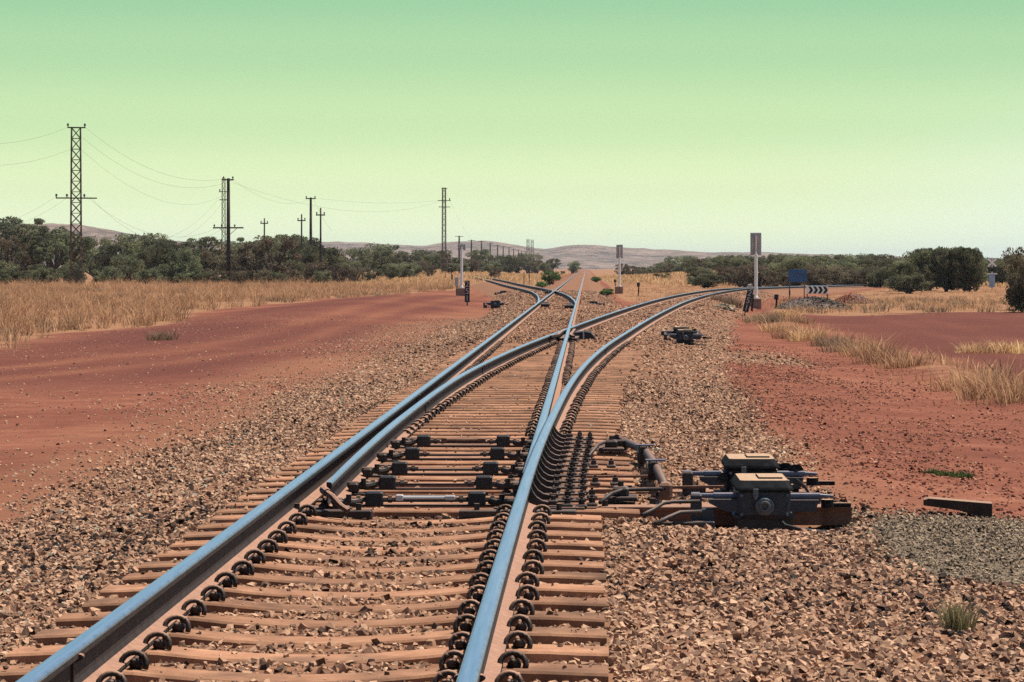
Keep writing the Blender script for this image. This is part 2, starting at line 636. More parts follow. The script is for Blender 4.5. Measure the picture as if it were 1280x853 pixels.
# ------------------------------------------------------------------ track alignment
GA = 1.505                        # between rail-head centres
XL, XR = -1.908, -0.403           # the straight rails
XC = (XL + XR) / 2
_o1 = np.array([(0, 0), (17, 0), (21, .012), (25, .045), (29.4, .10), (36.8, .225), (43.8, .41), (52, .71), (66.5, 1.40), (83.7, 2.28), (104, 3.42), (124.7, 4.68), (144, 6.05),
                (167, 7.95), (190, 10.3), (205, 12.3), (240, 18.0), (270, 23.6), (300, 29.9), (340, 39.0), (420, 60)])
_o2 = np.array([(0, 0), (113, 0), (122, .07), (130, .19), (145, .47), (162, .95), (178, 1.55), (192, 2.25), (222, 3.85), (241, 4.85), (309, 8.2), (341, 9.9), (432, 14.8), (459, 16.3),
                (610, 25.2), (786, 40), (895, 51.6), (1000, 63)])


def hermite(tab):
    x, y = tab[:, 0], tab[:, 1]
    s_ = np.diff(y) / np.diff(x)
    m = np.zeros(len(x))
    m[1:-1] = (s_[:-1] * np.diff(x)[1:] + s_[1:] * np.diff(x)[:-1]) / (x[2:] - x[:-2])
    m[-1] = s_[-1]
    def f(q):
        q = np.asarray(q, dtype=float)
        i = np.clip(np.searchsorted(x, q) - 1, 0, len(x) - 2)
        h = x[i + 1] - x[i]
        t = (q - x[i]) / h
        return (2 * t**3 - 3 * t**2 + 1) * y[i] + (t**3 - 2 * t**2 + t) * h * m[i] + (-2 * t**3 + 3 * t**2) * y[i + 1] + (t**3 - t**2) * h * m[i + 1]
    return f


off1, off2 = hermite(_o1), hermite(_o2)
TOE = 19.35


def zbranch(Y):
    return np.interp(Y, [0, 195, 240, 305, 350, 420], [0, 0, -.15, -.40, -.52, -.6])


# ------------------------------------------------------------------ the ground
def ground_z(x, y):
    x, y = np.asarray(x, float), np.asarray(y, float)
    base = np.interp(x, [-400, -60, -25, -15, -8, -4.6, -2.6, 0.2, 1.2, 2.7, 5.2, 6.4, 7.6, 9, 25, 60, 400],
                     [-.7, -.62, -.55, -.62, -.56, -.46, -.27, -.255, -.275, -.36, -.52, -.52, -.72, -.82, -.82, -.8, -.8])
    farb = np.interp(x, [-400, -20, -3, 3, 20, 400], [-.7, -.62, -.62, -.7, -.8, -.8])
    t = sstep(75, 125, y)
    base = base * (1 - t) + farb * t
    # low rises beyond the second turnout
    base = base + 1.55 * np.exp(-(((x - 26) / 17)**2 + ((y - 470) / 120)**2)) + 1.2 * np.exp(-(((x + 26) / 12)**2 + ((y - 560) / 110)**2))
    base = base + .5 * np.exp(-(((x - 5) / 3.5)**2 + ((y - 300) / 60)**2))
    base = base + .42 * np.exp(-((x + 10.5) / 4.2)**2) * sstep(62, 135, y) * (1 - sstep(165, 215, y))
    # small grassy windrow beside the right-hand road
    base = base + .13 * np.exp(-((x - 6.7 - .01 * (y - 60)) / .8)**2) * sstep(25, 40, y) * (1 - sstep(110, 140, y))
    base = base + .10 * (fbm(x * .35, y * .2, 3) - .5) * sstep(2.5, 5, np.abs(x - XC)) + .25 * (fbm(x * .03, y * .03, 3) - .5) * sstep(8, 25, np.abs(x - XC))
    base = base - .15 * np.exp(-(((x - 1.12) / .50)**4 + ((y - 19.45) / .48)**4)) - .03 * np.exp(-(((x - .85) / 1.0)**4 + ((y - 19.6) / .5)**4))
    # heap of fine gravel
    base = base + .10 * np.exp(-(((x - 2.55) / .65)**2 + ((y - 18.3) / 1.8)**2)) + .05 * np.exp(-(((x - 1.75) / .3)**2 + ((y - 10.9) / .5)**2))
    def bed(d, top, y0=None):
        return top + np.interp(d, [0, 1.28, 1.6, 3.1, 4], [.014, .012, -.015, -.40, -2])
    lift = .046 * sstep(46, 66, y)
    z = np.maximum(base, bed(np.abs(x - XC), -.255 + lift))
    b1 = bed(np.abs(x - XC - off1(np.minimum(y, 420))), -.255 + lift + zbranch(y))
    z = np.where((y > 17) & (y < 420), np.maximum(z, b1), z)
    b2 = bed(np.abs(x - XC + off2(np.minimum(y, 1000))), -.255 + lift)
    z = np.where((y > 113) & (y < 1000), np.maximum(z, b2), z)
    z = np.where(y > 1000, np.minimum(z, -.3 - (y - 1000) * .0004), z)
    return z


def ballast_w(x, y):
    d = np.abs(x - XC)
    wob = .5 * (fbm(x * .8, y * .25, 3) - .5)
    a = 1 - sstep(2.0, 3.5, d + 1.6 * wob)
    a = np.where(y > 17, np.maximum(a, 1 - sstep(2.6, 3.3, np.abs(x - XC - off1(np.minimum(y, 420))) + wob)), a)
    a = np.where(y > 113, np.maximum(a, 1 - sstep(2.4, 3.2, np.abs(x - XC + off2(np.minimum(y, 1000))) + wob)), a)
    right = (1 - sstep(.75, 1.9, x + 1.6 * wob - 2.5 * (1 - sstep(15.5, 18, y)))) * sstep(-1, 0, x) * (1 - sstep(60, 90, y))
    right = np.maximum(right, np.exp(-(((x - 3.3) / 1.1)**4 + ((y - 58) / 4.5)**4)) * (.3 + fbm(x * 1.5, y * .4, 3)))
    return np.maximum(a, right)


def gravel_w(x, y):
    g = np.exp(-(((x - 2.65) / .95)**4 + ((y - 18.1) / 2.3)**4))
    g = np.maximum(g, np.exp(-(((x - 1.75) / .42)**4 + ((y - 10.9) / .7)**4)))
    return g


def litter_w(x, y):
    n1 = fbm(x * .15, y * .08, 3) - .5
    left = sstep(14.2, 16.5, -x + 5 * n1 - .012 * (y - 80)) * sstep(60, 75, y)
    left = np.maximum(left, sstep(230, 290, y) * sstep(6, 10, -x) * sstep(0, 8, -x - off2(np.minimum(y, 1000)) - 6 + 10 * n1))
    left = np.maximum(left, sstep(165, 215, y + 60 * n1) * sstep(9, 14, -x + 12 * n1))
    rr = .55 * np.exp(-((x - 6.9 - .006 * (y - 60) + 2 * n1) / 1.0)**2) * sstep(25, 40, y) * (1 - sstep(125, 150, y))
    rr = np.maximum(rr, sstep(128, 150, y + 40 * n1) * sstep(3.0, 5.0, x - XC - off1(np.minimum(y, 420))))
    mid = sstep(150, 200, y) * sstep(2.6, 4, x - XC) * (1 - sstep(-4.2, -2.9, x - XC - off1(np.minimum(y, 420))))
    edge = sstep(17.5, 21, x - .06 * (y - 60) + 4 * n1) * sstep(50, 80, y)
    mid2 = sstep(230, 260, y) * sstep(3.4, 4.6, -(x - XC)) * sstep(2.6, 4, (x - XC + off2(np.minimum(y, 1000))))
    return np.clip(np.maximum.reduce([left, rr, mid, edge, mid2]), 0, 1)


def tyre_w(x, y):
    s_ = 0
    for x0, k, wd in ((-7.6, .006, .55), (-9.6, .006, .6)):
        c = x0 - k * np.clip(76 - y, 0, 60)**2 + .25 * np.sin(y * .05 + x0)
        s_ = s_ + np.exp(-((x - c) / wd)**2)
    for x0, k, wd in ((10.2, .035, .3), (11.9, .035, .3), (14.0, .05, .35)):
        c = x0 + k * (y - 60)
        s_ = s_ + .3 * np.exp(-((x - c) / wd)**2)
    return np.clip(s_, 0, 1) * np.clip(.15 + 1.1 * fbm(x * .8, y * .07, 4), 0, .8)


def dusty_w(x, y):
    n1 = fbm(x * .5, y * .12, 4) - .5
    a = (1 - sstep(3.6, 6.6, -x + 4 * n1)) * sstep(1.5, 2.5, -x)
    b = (1 - sstep(1.4, 2.6, x + 1.5 * n1)) * sstep(-.5, .5, x)
    return np.clip(np.maximum(a, b), 0, 1) * (1 - sstep(110, 160, y))


def dark_w(x, y):
    a = sstep(5.2, 7.2, -x + 2 * (fbm(x * .4, y * .1, 3) - .5)) * (1 - sstep(13, 16, -x)) * sstep(40, 60, y) * (1 - sstep(170, 230, y))
    b = sstep(7.6, 9.5, x) * (1 - sstep(18, 24, x - .04 * (y - 60))) * sstep(30, 45, y) * (1 - sstep(130, 165, y))
    return np.clip(np.maximum(a, b) * (.75 + .9 * (fbm(x * .3, y * .1, 3) - .3)), 0, 1)


def axis(core_lo, core_hi, step, lo, hi, g=1.12):
    c = list(np.arange(core_lo, core_hi + 1e-6, step))
    s_ = step
    q = core_hi
    up = []
    while q < hi:
        s_ *= g
        q += s_
        up.append(min(q, hi))
    s_ = step
    q = core_lo
    dn = []
    while q > lo:
        s_ *= g
        q -= s_
        dn.append(max(q, lo))
    return np.array(dn[::-1] + c + up)


gx = axis(-9, 10, .2, -7000, 7000, 1.08)
gy = axis(6, 40, .35, -60, 14000, 1.026)
GX, GY = np.meshgrid(gx, gy)
GZ = ground_z(GX, GY)
nx_, ny_ = len(gx), len(gy)
ii = (np.arange(ny_ - 1)[:, None] * nx_ + np.arange(nx_ - 1)[None, :]).ravel()
loops = np.stack([ii, ii + 1, ii + nx_ + 1, ii + nx_], 1).ravel()
fx_, fy_ = GX.ravel(), GY.ravel()
me = np_mesh('ground', np.stack([fx_, fy_, GZ.ravel()], 1), loops, 4, M_['ground'],
             dict(ballast=ballast_w(fx_, fy_), gravel=gravel_w(fx_, fy_), litter=litter_w(fx_, fy_), tyre=tyre_w(fx_, fy_), dark=dark_w(fx_, fy_), dusty=dusty_w(fx_, fy_)), smooth=True)
tag(link('ground', me), kind='structure')

# ------------------------------------------------------------------ hills on the horizon


def hill_range(name, D, depth, prof, seed, low=-8):
    prof = np.array(prof, float)
    px = np.linspace(prof[0, 0], prof[-1, 0], 260)
    top = np.interp(px, prof[:, 0], prof[:, 1])
    k = np.array([.1, .2, .4, .2, .1])
    top = np.convolve(np.pad(top, 2, mode='edge'), k, 'valid')
    top = top + 3.0 * (fbm(px * .05 + seed, px * 0 + seed, 4) - .5)
    X0 = (px - VX) / F
    rows = 34
    V = []
    for j in range(rows):
        t = j / (rows - 1)                      # 0 front foot, .6 crest, 1 back foot
        Y = D - depth * .6 + depth * t
        prof_t = math.sin(min(t / .6, 1) * math.pi / 2)**1.3 if t <= .6 else math.cos((t - .6) / .4 * math.pi / 2)
        hgt = (VY - top) / F * D
        hgt = hgt - low
        x = X0 * Y
        nz = fbm(x / 160 + seed, np.full_like(x, Y / 160), 5) - .5
        z = low + hgt * prof_t * (1 + .75 * 1.5 * nz * (1 - t / .6 if t < .6 else 0)) + .09 * hgt * (fbm(x / 30 + seed, np.full_like(x, Y / 30), 3) - .5)
        V.append(np.stack([x, np.full_like(x, Y), z + HC * prof_t], 1))
    V = np.concatenate(V)
    n = len(px)
    q = (np.arange(rows - 1)[:, None] * n + np.arange(n - 1)[None, :]).ravel()
    me = np_mesh(name, V, np.stack([q, q + 1, q + n + 1, q + n], 1).ravel(), 4, M_['hill'], smooth=True)
    return tag(link(name, me), kind='structure')


hill_range('hills', 5200, 1700, [(-900, 318), (-300, 322), (120, 318), (200, 302), (260, 304), (330, 306), (400, 303), (440, 304), (489, 305), (527, 308), (548, 305), (570, 302), (602, 300.5), (621, 301.5), (649, 307),
                                 (677, 313.5), (690, 311), (701, 309), (720, 305.5), (733, 306.5), (743, 308.5), (753, 310.5), (775, 310), (800, 311.5), (824, 311.6), (867, 315), (911, 316), (977, 316), (1060, 320),
                                 (1150, 322), (1300, 325), (1700, 322), (2300, 324)], 3.0)
hill_range('hills', 3400, 1100, [(-1200, 300), (-700, 290), (-300, 285), (-100, 280), (0, 278), (40, 281), (67, 280), (112, 284), (150, 291), (185, 298), (210, 303), (240, 310), (290, 322), (340, 333)], 9.0)


# ------------------------------------------------------------------ rails
HALF = [(0, 0), (.013, -.0002), (.024, -.0012), (.031, -.0035), (.0355, -.009), (.037, -.016), (.037, -.036), (.031, -.043), (.0095, -.056), (.0085, -.130), (.016, -.152), (.045, -.165), (.074, -.173), (.076, -.186)]
PROF = [(-x, z) for x, z in HALF[::-1]] + HALF[1:]            # left foot ... top ... right foot, open underneath
NP_ = len(PROF)
TOPSEG = [i for i in range(NP_ - 1) if PROF[i][1] > -.0015 and PROF[i + 1][1] > -.0015]
EDGESEG = [i for i in range(NP_ - 1) if PROF[i][1] > -.020 and PROF[i + 1][1] > -.020 and i not in TOPSEG]


def rail(name, xs, ys, zs, label, wl=None, wr=None, group=None, kids=()):
    """sweep the rail section; wl / wr cap the section's half width to the left / right at each station"""
    pts = np.stack([xs, ys, zs], 1)
    n = len(pts)
    t = np.gradient(pts, axis=0)
    t /= np.linalg.norm(t, axis=1)[:, None]
    nr = np.stack([t[:, 1], -t[:, 0]], 1)
    nr /= np.linalg.norm(nr, axis=1)[:, None]
    V = np.zeros((n, NP_, 3))
    for k, (px, pz) in enumerate(PROF):
        o = np.full(n, px)
        if wl is not None: o = np.maximum(o, -wl - (.006 if pz < -.15 else 0))
        if wr is not None: o = np.minimum(o, wr + (.006 if pz < -.15 else 0))
        V[:, k, 0] = pts[:, 0] + nr[:, 0] * o
        V[:, k, 1] = pts[:, 1] + nr[:, 1] * o
        V[:, k, 2] = pts[:, 2] + pz
    q = np.arange(n - 1)[:, None] * NP_ + np.arange(NP_ - 1)[None, :]
    fs = np.stack([q, q + 1, q + NP_ + 1, q + NP_], 2).reshape(-1, 4)
    faces = [tuple(f) for f in fs] + [tuple(range(NP_ - 1, -1, -1)), tuple((n - 1) * NP_ + i for i in range(NP_))]
    under = [(i * NP_, (i + 1) * NP_, (i + 1) * NP_ + NP_ - 1, i * NP_ + NP_ - 1) for i in range(n - 1)]
    mb = MB()
    mb.v = [tuple(p) for p in V.reshape(-1, 3)]
    mb.f = faces + under
    mi = np.zeros((n - 1, NP_ - 1), int)
    for i in TOPSEG: mi[:, i] = 1
    for i in EDGESEG: mi[:, i] = 2
    mb.m = list(mi.ravel()) + [0, 0] + [0] * (n - 1)
    me = mb.mesh(name, [M_['rustweb'], M_['head'], M_['headedge']])
    sm = np.zeros(len(mb.f), bool)
    o = tag(link(name, me), label, 'rail', group)
    for yy in kids:        # thermit weld collars
        c = MB()
        x0, z0 = float(np.interp(yy, ys, xs)), float(np.interp(yy, ys, zs))
        sc = 1.35
        pl = [(max(-.06, px * sc) if pz > -.14 else px * 1.06, pz - (.020 if pz > -.03 else 0)) for px, pz in PROF]
        pl = [(px, pz) for px, pz in pl]
        c.prism([(x0 + px * (1 if pz > -.05 else 1.0) + (math.copysign(.006, px)), z0 + pz) for px, pz in pl], 'y', yy - .018, yy + .018)
        c.build('weld_collar', M_['rustweb'], o)
    return o


def stations(y0, y1):
    ys = [y0]
    while ys[-1] < y1:
        ys.append(min(y1, ys[-1] + max(.35, (ys[-1] - 8) * .02)))
    return np.array(ys)


ys = stations(4, 1000)
rail('rail', np.full_like(ys, XL), ys, 0 * ys, 'left rail of the straight main line, polished top, running to the vanishing point', kids=(10.9, 33.0, 54))
ys = stations(4, 410)
rail('rail', XR + off1(ys), ys, zbranch(ys), 'right outer rail in front, curving away to the right branch beyond the switch', kids=(10.35, 52.5, 88))
ys = stations(TOE + .9, 1000)
d = off1(np.minimum(ys, 400))
rail('rail', np.full_like(ys, XR), ys, 0 * ys + .002, 'right straight rail whose tapered tip lies against the curving outer rail', wr=np.where(ys > 31, .2, np.clip(d - .037 - .001, -.030, .2)))
ys = stations(TOE, 410)
openb = .20 * np.clip(1 - (ys - TOE) / 20, 0, 1)**1.5
wlb = np.where(ys > 29, .2, np.interp(ys, [TOE, 28], [.0, .037]) + np.where(ys > 27, .2, 0))
rail('rail', XL + off1(ys) + openb, ys, zbranch(ys) - .004, 'curved switch rail standing open beside the left rail, leading across to the right branch', wl=wlb, kids=(31.5, 43))
ys = stations(114, 1000)
rail('rail', XR - off2(ys), ys, 0 * ys - .004, 'right rail of the far siding, bending left across the main line', wr=None)
rail('rail', XL - off2(ys), ys, 0 * ys - .006, 'left rail of the far siding that bends away to the left signal')


# ------------------------------------------------------------------ fastening clip and shoulder (shared meshes)
def clip_mesh():
    mb = MB()
    pts = []
    for k in range(11):
        a = math.pi * (1.12 - 1.24 * k / 10)
        pts.append((.050 * math.cos(a), -.035 + .018 * math.sin(a), .012 + .046 * math.sin(a)))
    mb.tube(pts, .0118, 7)
    pts = [(.030, -.032, .045), (.034, .0, .048), (.022, .04, .04), (0, .055, .03), (0, .02, .026), (0, -.055, .026)]
    mb.tube(pts, .0118, 7)
    mb.box((.006, .005, .010), (.052, .085, .034), bev=.012)
    return mb.mesh('fastening_clip', M_['clip'], True)


CLIP = clip_mesh()


def nut_mesh():
    mb = MB()
    mb.box((0, 0, .012), (.075, .09, .024), bev=.008)
    mb.cyl((0, 0, .024), (0, 0, .058), .024, 6)
    mb.cyl((0, 0, .058), (0, 0, .075), .011, 6)
    return mb.mesh('screw_fastening', M_['iron'], False)


NUT = nut_mesh()


def plate_mesh():
    mb = MB()
    mb.box((0, 0, .008), (.60, .17, .016), bev=.004)
    return mb.mesh('base_plate', M_['iron'])


PLATE = plate_mesh()


def brace_mesh():
    """curved rail brace leaning on the outside of the stock rail (local +x points away from the rail)"""
    mb = MB()
    poly = [(.012, -.010), (.012, .118), (.030, .122), (.043, .085), (.068, .050), (.105, .026), (.150, .016), (.150, -.010)]
    mb.prism(poly, 'y', -.042, .042)
    mb.box((.178, 0, .014), (.06, .10, .03), bev=.006)
    mb.cyl((.178, 0, .025), (.178, 0, .058), .019, 6)
    return mb.mesh('rail_brace', M_['iron'])


BRACE = brace_mesh()


# ------------------------------------------------------------------ sleepers
def sleeper_mesh(L, sag, wt=.235, wb=.26, h=.2, rail_x=None, seed=0):
    """monoblock concrete sleeper; local origin at the middle of its length, z = 0 the rail seat"""
    r = random.Random(seed)
    n = 21
    V, Fc = [], []
    for i in range(n):
        t = i / (n - 1)
        x = -L / 2 + L * t
        u = abs(2 * t - 1)
        zt = -sag * max(0, 1 - (u / .55)**2)**1.1 - .012 * max(0, (u - .75) / .25) + r.uniform(-.001, .001)
        hw = wt / 2 * (1 + .04 * u) + r.uniform(-.002, .002)
        b = .010
        V += [(x, -wb / 2, zt - h), (x, -hw - .004, zt - b), (x, -hw + b * .8, zt), (x, hw - b * .8, zt), (x, hw + .004, zt - b), (x, wb / 2, zt - h)]
    for i in range(n - 1):
        for k in range(5):
            Fc.append((i * 6 + k, i * 6 + k + 1, i * 6 + 6 + k + 1, i * 6 + 6 + k))
    Fc += [(0, 5, 4, 3, 2, 1), tuple((n - 1) * 6 + k for k in range(6))]
    mb = MB()
    mb.v, mb.f, mb.m = V, Fc, [0] * len(Fc)
    return mb.mesh('sleeper', M_['concrete'])


ZS = -.190
SL = []                # (y, x0, x1, wt) for keeping stones off the tops
y = 11.19 - .6 * 6
front_y = []
while y < 19.2:
    front_y.append(y)
    y += .6
variants = [sleeper_mesh(2.5, .045, seed=s_) for s_ in range(5)]
nf = len(front_y)
for i, yy in enumerate(front_y):
    o = empty('sleeper', (XC + random.uniform(-.012, .012), yy, ZS), random.uniform(-.004, .004))
    k = nf - i
    tag(o, f'dusty concrete sleeper, {ordinal(k)} in front of the switch toes', 'sleeper', 'sleepers under the single track in front')
    link('beam', variants[i % 5], o)
    SL.append((yy, XC - 1.25, XC + 1.25, .12))
    for rx in (-GA / 2, GA / 2):
        for sg in (-1, 1):
            link('clip', CLIP, o, (rx + sg * .116, random.uniform(-.006, .006), random.uniform(0, .004)), (0, 0, random.uniform(-.06, .06) + (0 if sg > 0 else 0)), (sg * random.uniform(.95, 1.05), 1, 1))

turn_y = []
y = front_y[-1] + .6
while y < 62:
    turn_y.append(y)
    y += .6
bearer_cache = {}
for i, yy in enumerate(turn_y):
    d = float(off1(yy))
    rr = XR + d
    x0, x1 = XL - .52, rr + .62 + (.12 if yy < 27 else 0)
    Lq = round((x1 - x0) * 10) / 10
    key = (Lq, i % 3)
    if key not in bearer_cache:
        bearer_cache[key] = sleeper_mesh(Lq, .004, wt=.24, wb=.26, seed=i)
    cx = (x0 + x1) / 2
    o = empty('sleeper', (cx + random.uniform(-.01, .01), yy, ZS - .008), 0)
    tag(o, f'long dusty turnout sleeper, {ordinal(i + 1)} beyond the switch toes', 'sleeper', 'sleepers under the turnout')
    link('beam', bearer_cache[key], o)
    SL.append((yy, x0, x1, .13))
    q = []
    if yy < 27.5:
        # slide plates, braces and screws through the switch
        for (xr, sg) in ((XL, -1), (rr, 1)):
            link('base_plate', PLATE, o, (xr - cx + (.09 if sg > 0 else .06), 0, .0))
            link('rail_brace', BRACE, o, (xr - cx + sg * .004, 0, .03), (0, 0, 0 if sg > 0 else math.pi))
            link('screw', NUT, o, (xr - cx + sg * (.275 if sg > 0 else .2), .0, .012), (0, 0, 0), (1, 1, 1) if sg > 0 else (.8, .8, .75))
            if sg > 0: link('screw', NUT, o, (xr - cx + sg * .37, .0, .006))
            link('screw', NUT, o, (xr - cx - sg * .17, .0, .012), (0, 0, 0), (.8, .8, .8))
    else:
        q = [(XL, -1), (rr, 1), (XL, 1)]
        if d > .30:
            q += [(rr, -1), (XL + d, 1), (XR, -1)]
            q += [(XL + d, -1), (XR, 1)]
        else:
            q += [(XL + d, 1), (XR, -1)]
            q = [e for e in q if e != (XL, 1)]
    for (xr, sg) in q:
        link('clip', CLIP, o, (xr - cx + sg * .116, 0, 0), (0, 0, 0), (sg, 1, 1))

# sleepers too far off to tell apart
mb = MB()
for yy in np.arange(62.4, 420, .6):
    d = float(off1(min(yy, 410)))
    if yy < 96:
        mb.box((XC + d / 2, yy, ZS - .07), (2.5 + d, .25, .11))
    else:
        mb.box((XC, yy, ZS - .075), (2.5, .24, .11))
        if yy < 330:
            mb.box((XC + d, yy, ZS - .075 + float(zbranch(yy))), (2.5, .24, .11), rz=-math.atan(float(off1(yy + .5) - off1(yy - .5))))
    if yy > 113:
        d2 = float(off2(yy))
        mb.box((XC - d2 - .001, yy, ZS - .077), (2.5, .24, .11))
tag(mb.build('distant_sleepers', M_['concrete']), 'far sleepers of the main line, branch and siding merging into strips', 'sleepers', kind='stuff')

# clips too far off to tell apart: none are built beyond the turnout

# ------------------------------------------------------------------ switch stretcher bars
for i, yy in enumerate((19.35, 20.5, 22.0, 23.75, 25.5)):
    xa = XL + float(off1(yy)) + .20 * max(0, 1 - (yy - TOE) / 20)**1.5 + .05
    xb = XR - .05
    o = empty('stretcher_bar', ((xa + xb) / 2, yy + .30 if i else yy, -.125))
    tag(o, f'stretcher bar with two black blocks between the switch rails, {ordinal(i + 1)} from the toes' if i else 'foremost stretcher bar at the switch toes, with two black blocks and pale centre rod', 'switch bar', 'stretcher bars between the switch rails')
    hl = (xb - xa) / 2
    m1 = MB()
    m1.bar((-hl, 0, 0), (hl, 0, 0), .045, .016)
    m1.bar((-hl + .10, .05, -.035), (hl - .1, .05, -.035), .05, .014)
    m1.build('flat_bar', M_['iron'], o)
    for sg in (-1, 1):
        m2 = MB()
        m2.box((sg * hl * .56, .0, .012), (.115, .10, .095), bev=.01)
        m2.build('insulating_block', M_['black'], o)
        m3 = MB()
        m3.cyl((sg * hl * .56 - .14, 0, .01), (sg * hl * .56 + .14, 0, .01), .016, 8)
        m3.cyl((sg * hl * .56 - .115, 0, .01), (sg * hl * .56 - .09, 0, .01), .027, 6)
        m3.cyl((sg * hl * .56 + .09, 0, .01), (sg * hl * .56 + .115, 0, .01), .027, 6)
        m3.build('threaded_rod', M_['clip'], o)
        m4 = MB()
        m4.tube([(sg * (hl + .01), -.03, .0), (sg * (hl - .06), -.05, .0), (sg * (hl - .13), -.03, -.01), (sg * (hl - .18), 0, 0)], .024, 8)
        m4.box((sg * (hl - .03), -.02, -.02), (.07, .13, .07), bev=.012)
        m4.cyl((sg * (hl - .1), -.05, .0), (sg * (hl - .1), -.05, .045), .02, 6)
        m4.build('blade_bracket', M_['iron'], o)
    if i in (0, 4):
        m5 = MB()
        m5.cyl((-.16, -.012, .02), (.14, -.012, .02), .013, 8)
        m5.box((-.17, -.012, .02), (.05, .04, .04), bev=.006)
        m5.box((.16, -.012, .02), (.07, .035, .03), bev=.006)
        m5.build('centre_rod', M_['palegrey'] if i == 0 else M_['rustbeam'], o)

# black sole plates under the switch toes
for (x0, x1, lab) in ((XL - .05, XL + .52, 'black steel sole plate under the open left switch toe'), (XR - .42, XR + .34, 'black steel sole plate under the closed right switch toe')):
    mb = MB()
    mb.box(((x0 + x1) / 2, 19.12, -.19), (x1 - x0, .13, .045), bev=.006)
    o = mb.build('sole_plate', M_['iron'])
    tag(o, lab, 'plate')
    for k in (.15, .85):
        b2 = MB()
        b2.cyl((x0 + (x1 - x0) * k, 19.12, -.168), (x0 + (x1 - x0) * k, 19.12, -.125), .02, 6)
        b2.build('bolt', M_['iron'], o)
mb = MB()
mb.tube([(XL + .23, 19.15, -.06), (XL + .27, 19.05, -.075), (XL + .33, 18.98, -.13), (XL + .38, 18.95, -.16)], .020, 8)
mb.tube([(XL + .19, 19.3, -.05), (XL + .23, 19.15, -.06)], .028, 8)
o = mb.build('toe_bracket', M_['clip'])
tag(o, 'small curved steel lug bolted to the open left switch toe', 'bracket')


# ------------------------------------------------------------------ crossing
def crossing(name, cx, cy, flip, label):
    o = empty(name, (cx, cy, 0))
    tag(o, label, 'rail crossing')
    s_ = -1 if flip else 1
    m1 = MB()
    m1.prism([(-.20, -3.2), (.20, -3.2), (.34, 2.6), (-.28, 2.6)], 'z', -.185, -.115)
    m1.build('cast_base', M_['iron'], o)
    for sg in (-1, 1):
        m2 = MB()
        m2.bar((sg * .115 * 1.15 - .06 * s_, -4.2, -.030), (sg * .115 + .02 * s_, 1.2, -.030), .055, .05)
        m2.bar((sg * .115 * 1.15 - .06 * s_, -4.2, -.030), (sg * .21 * 1.15 - .1 * s_, -5.4, -.030), .055, .05)
        m2.build('wing_rail', M_['rustweb'], o)
    m3 = MB()
    m3.prism([(.08 * s_, -.19), (.62 * s_, -.19), (.50 * s_, -.05), (.36 * s_, -.02), (.08 * s_, -.06)], 'y', -1.1, .1)
    m3.build('actuator_housing', M_['black'], o)
    m4 = MB()
    m4.bar((.34 * s_, -1.16, -.19), (.34 * s_, -1.16, .0), .03, .03)
    m4.bar((.34 * s_, -1.16, .0), (.5 * s_, -1.1, -.02), .03, .03)
    m4.build('bracket', M_['palegrey'], o)
    for k in range(5):
        m5 = MB()
        m5.cyl((-.24, -2.6 + k * .6, -.12), (-.24, -2.6 + k * .6, -.06), .03, 6)
        m5.build('bolt', M_['iron'], o)


crossing('crossing', XR, 66.3, False, 'dark steel crossing where the branch rail cuts through the straight rail')
crossing('crossing', XL, 176.5, True, 'far steel crossing where the siding rail cuts the left main rail')
# dark steel at the far switch toes
for x0, y0, lab in ((XL + .26, 119, 'black bracket inside the left rail at the far switch'), (XR - .27, 115, 'black bracket inside the right rail at the far switch')):
    mb = MB()
    mb.box((x0, y0, -.12), (.34, 2.4, .12), bev=.02)
    mb.box((x0, y0 + 1.7, -.10), (.22, 1.6, .16), bev=.02)
    tag(mb.build('toe_bracket', M_['iron']), lab, 'bracket')


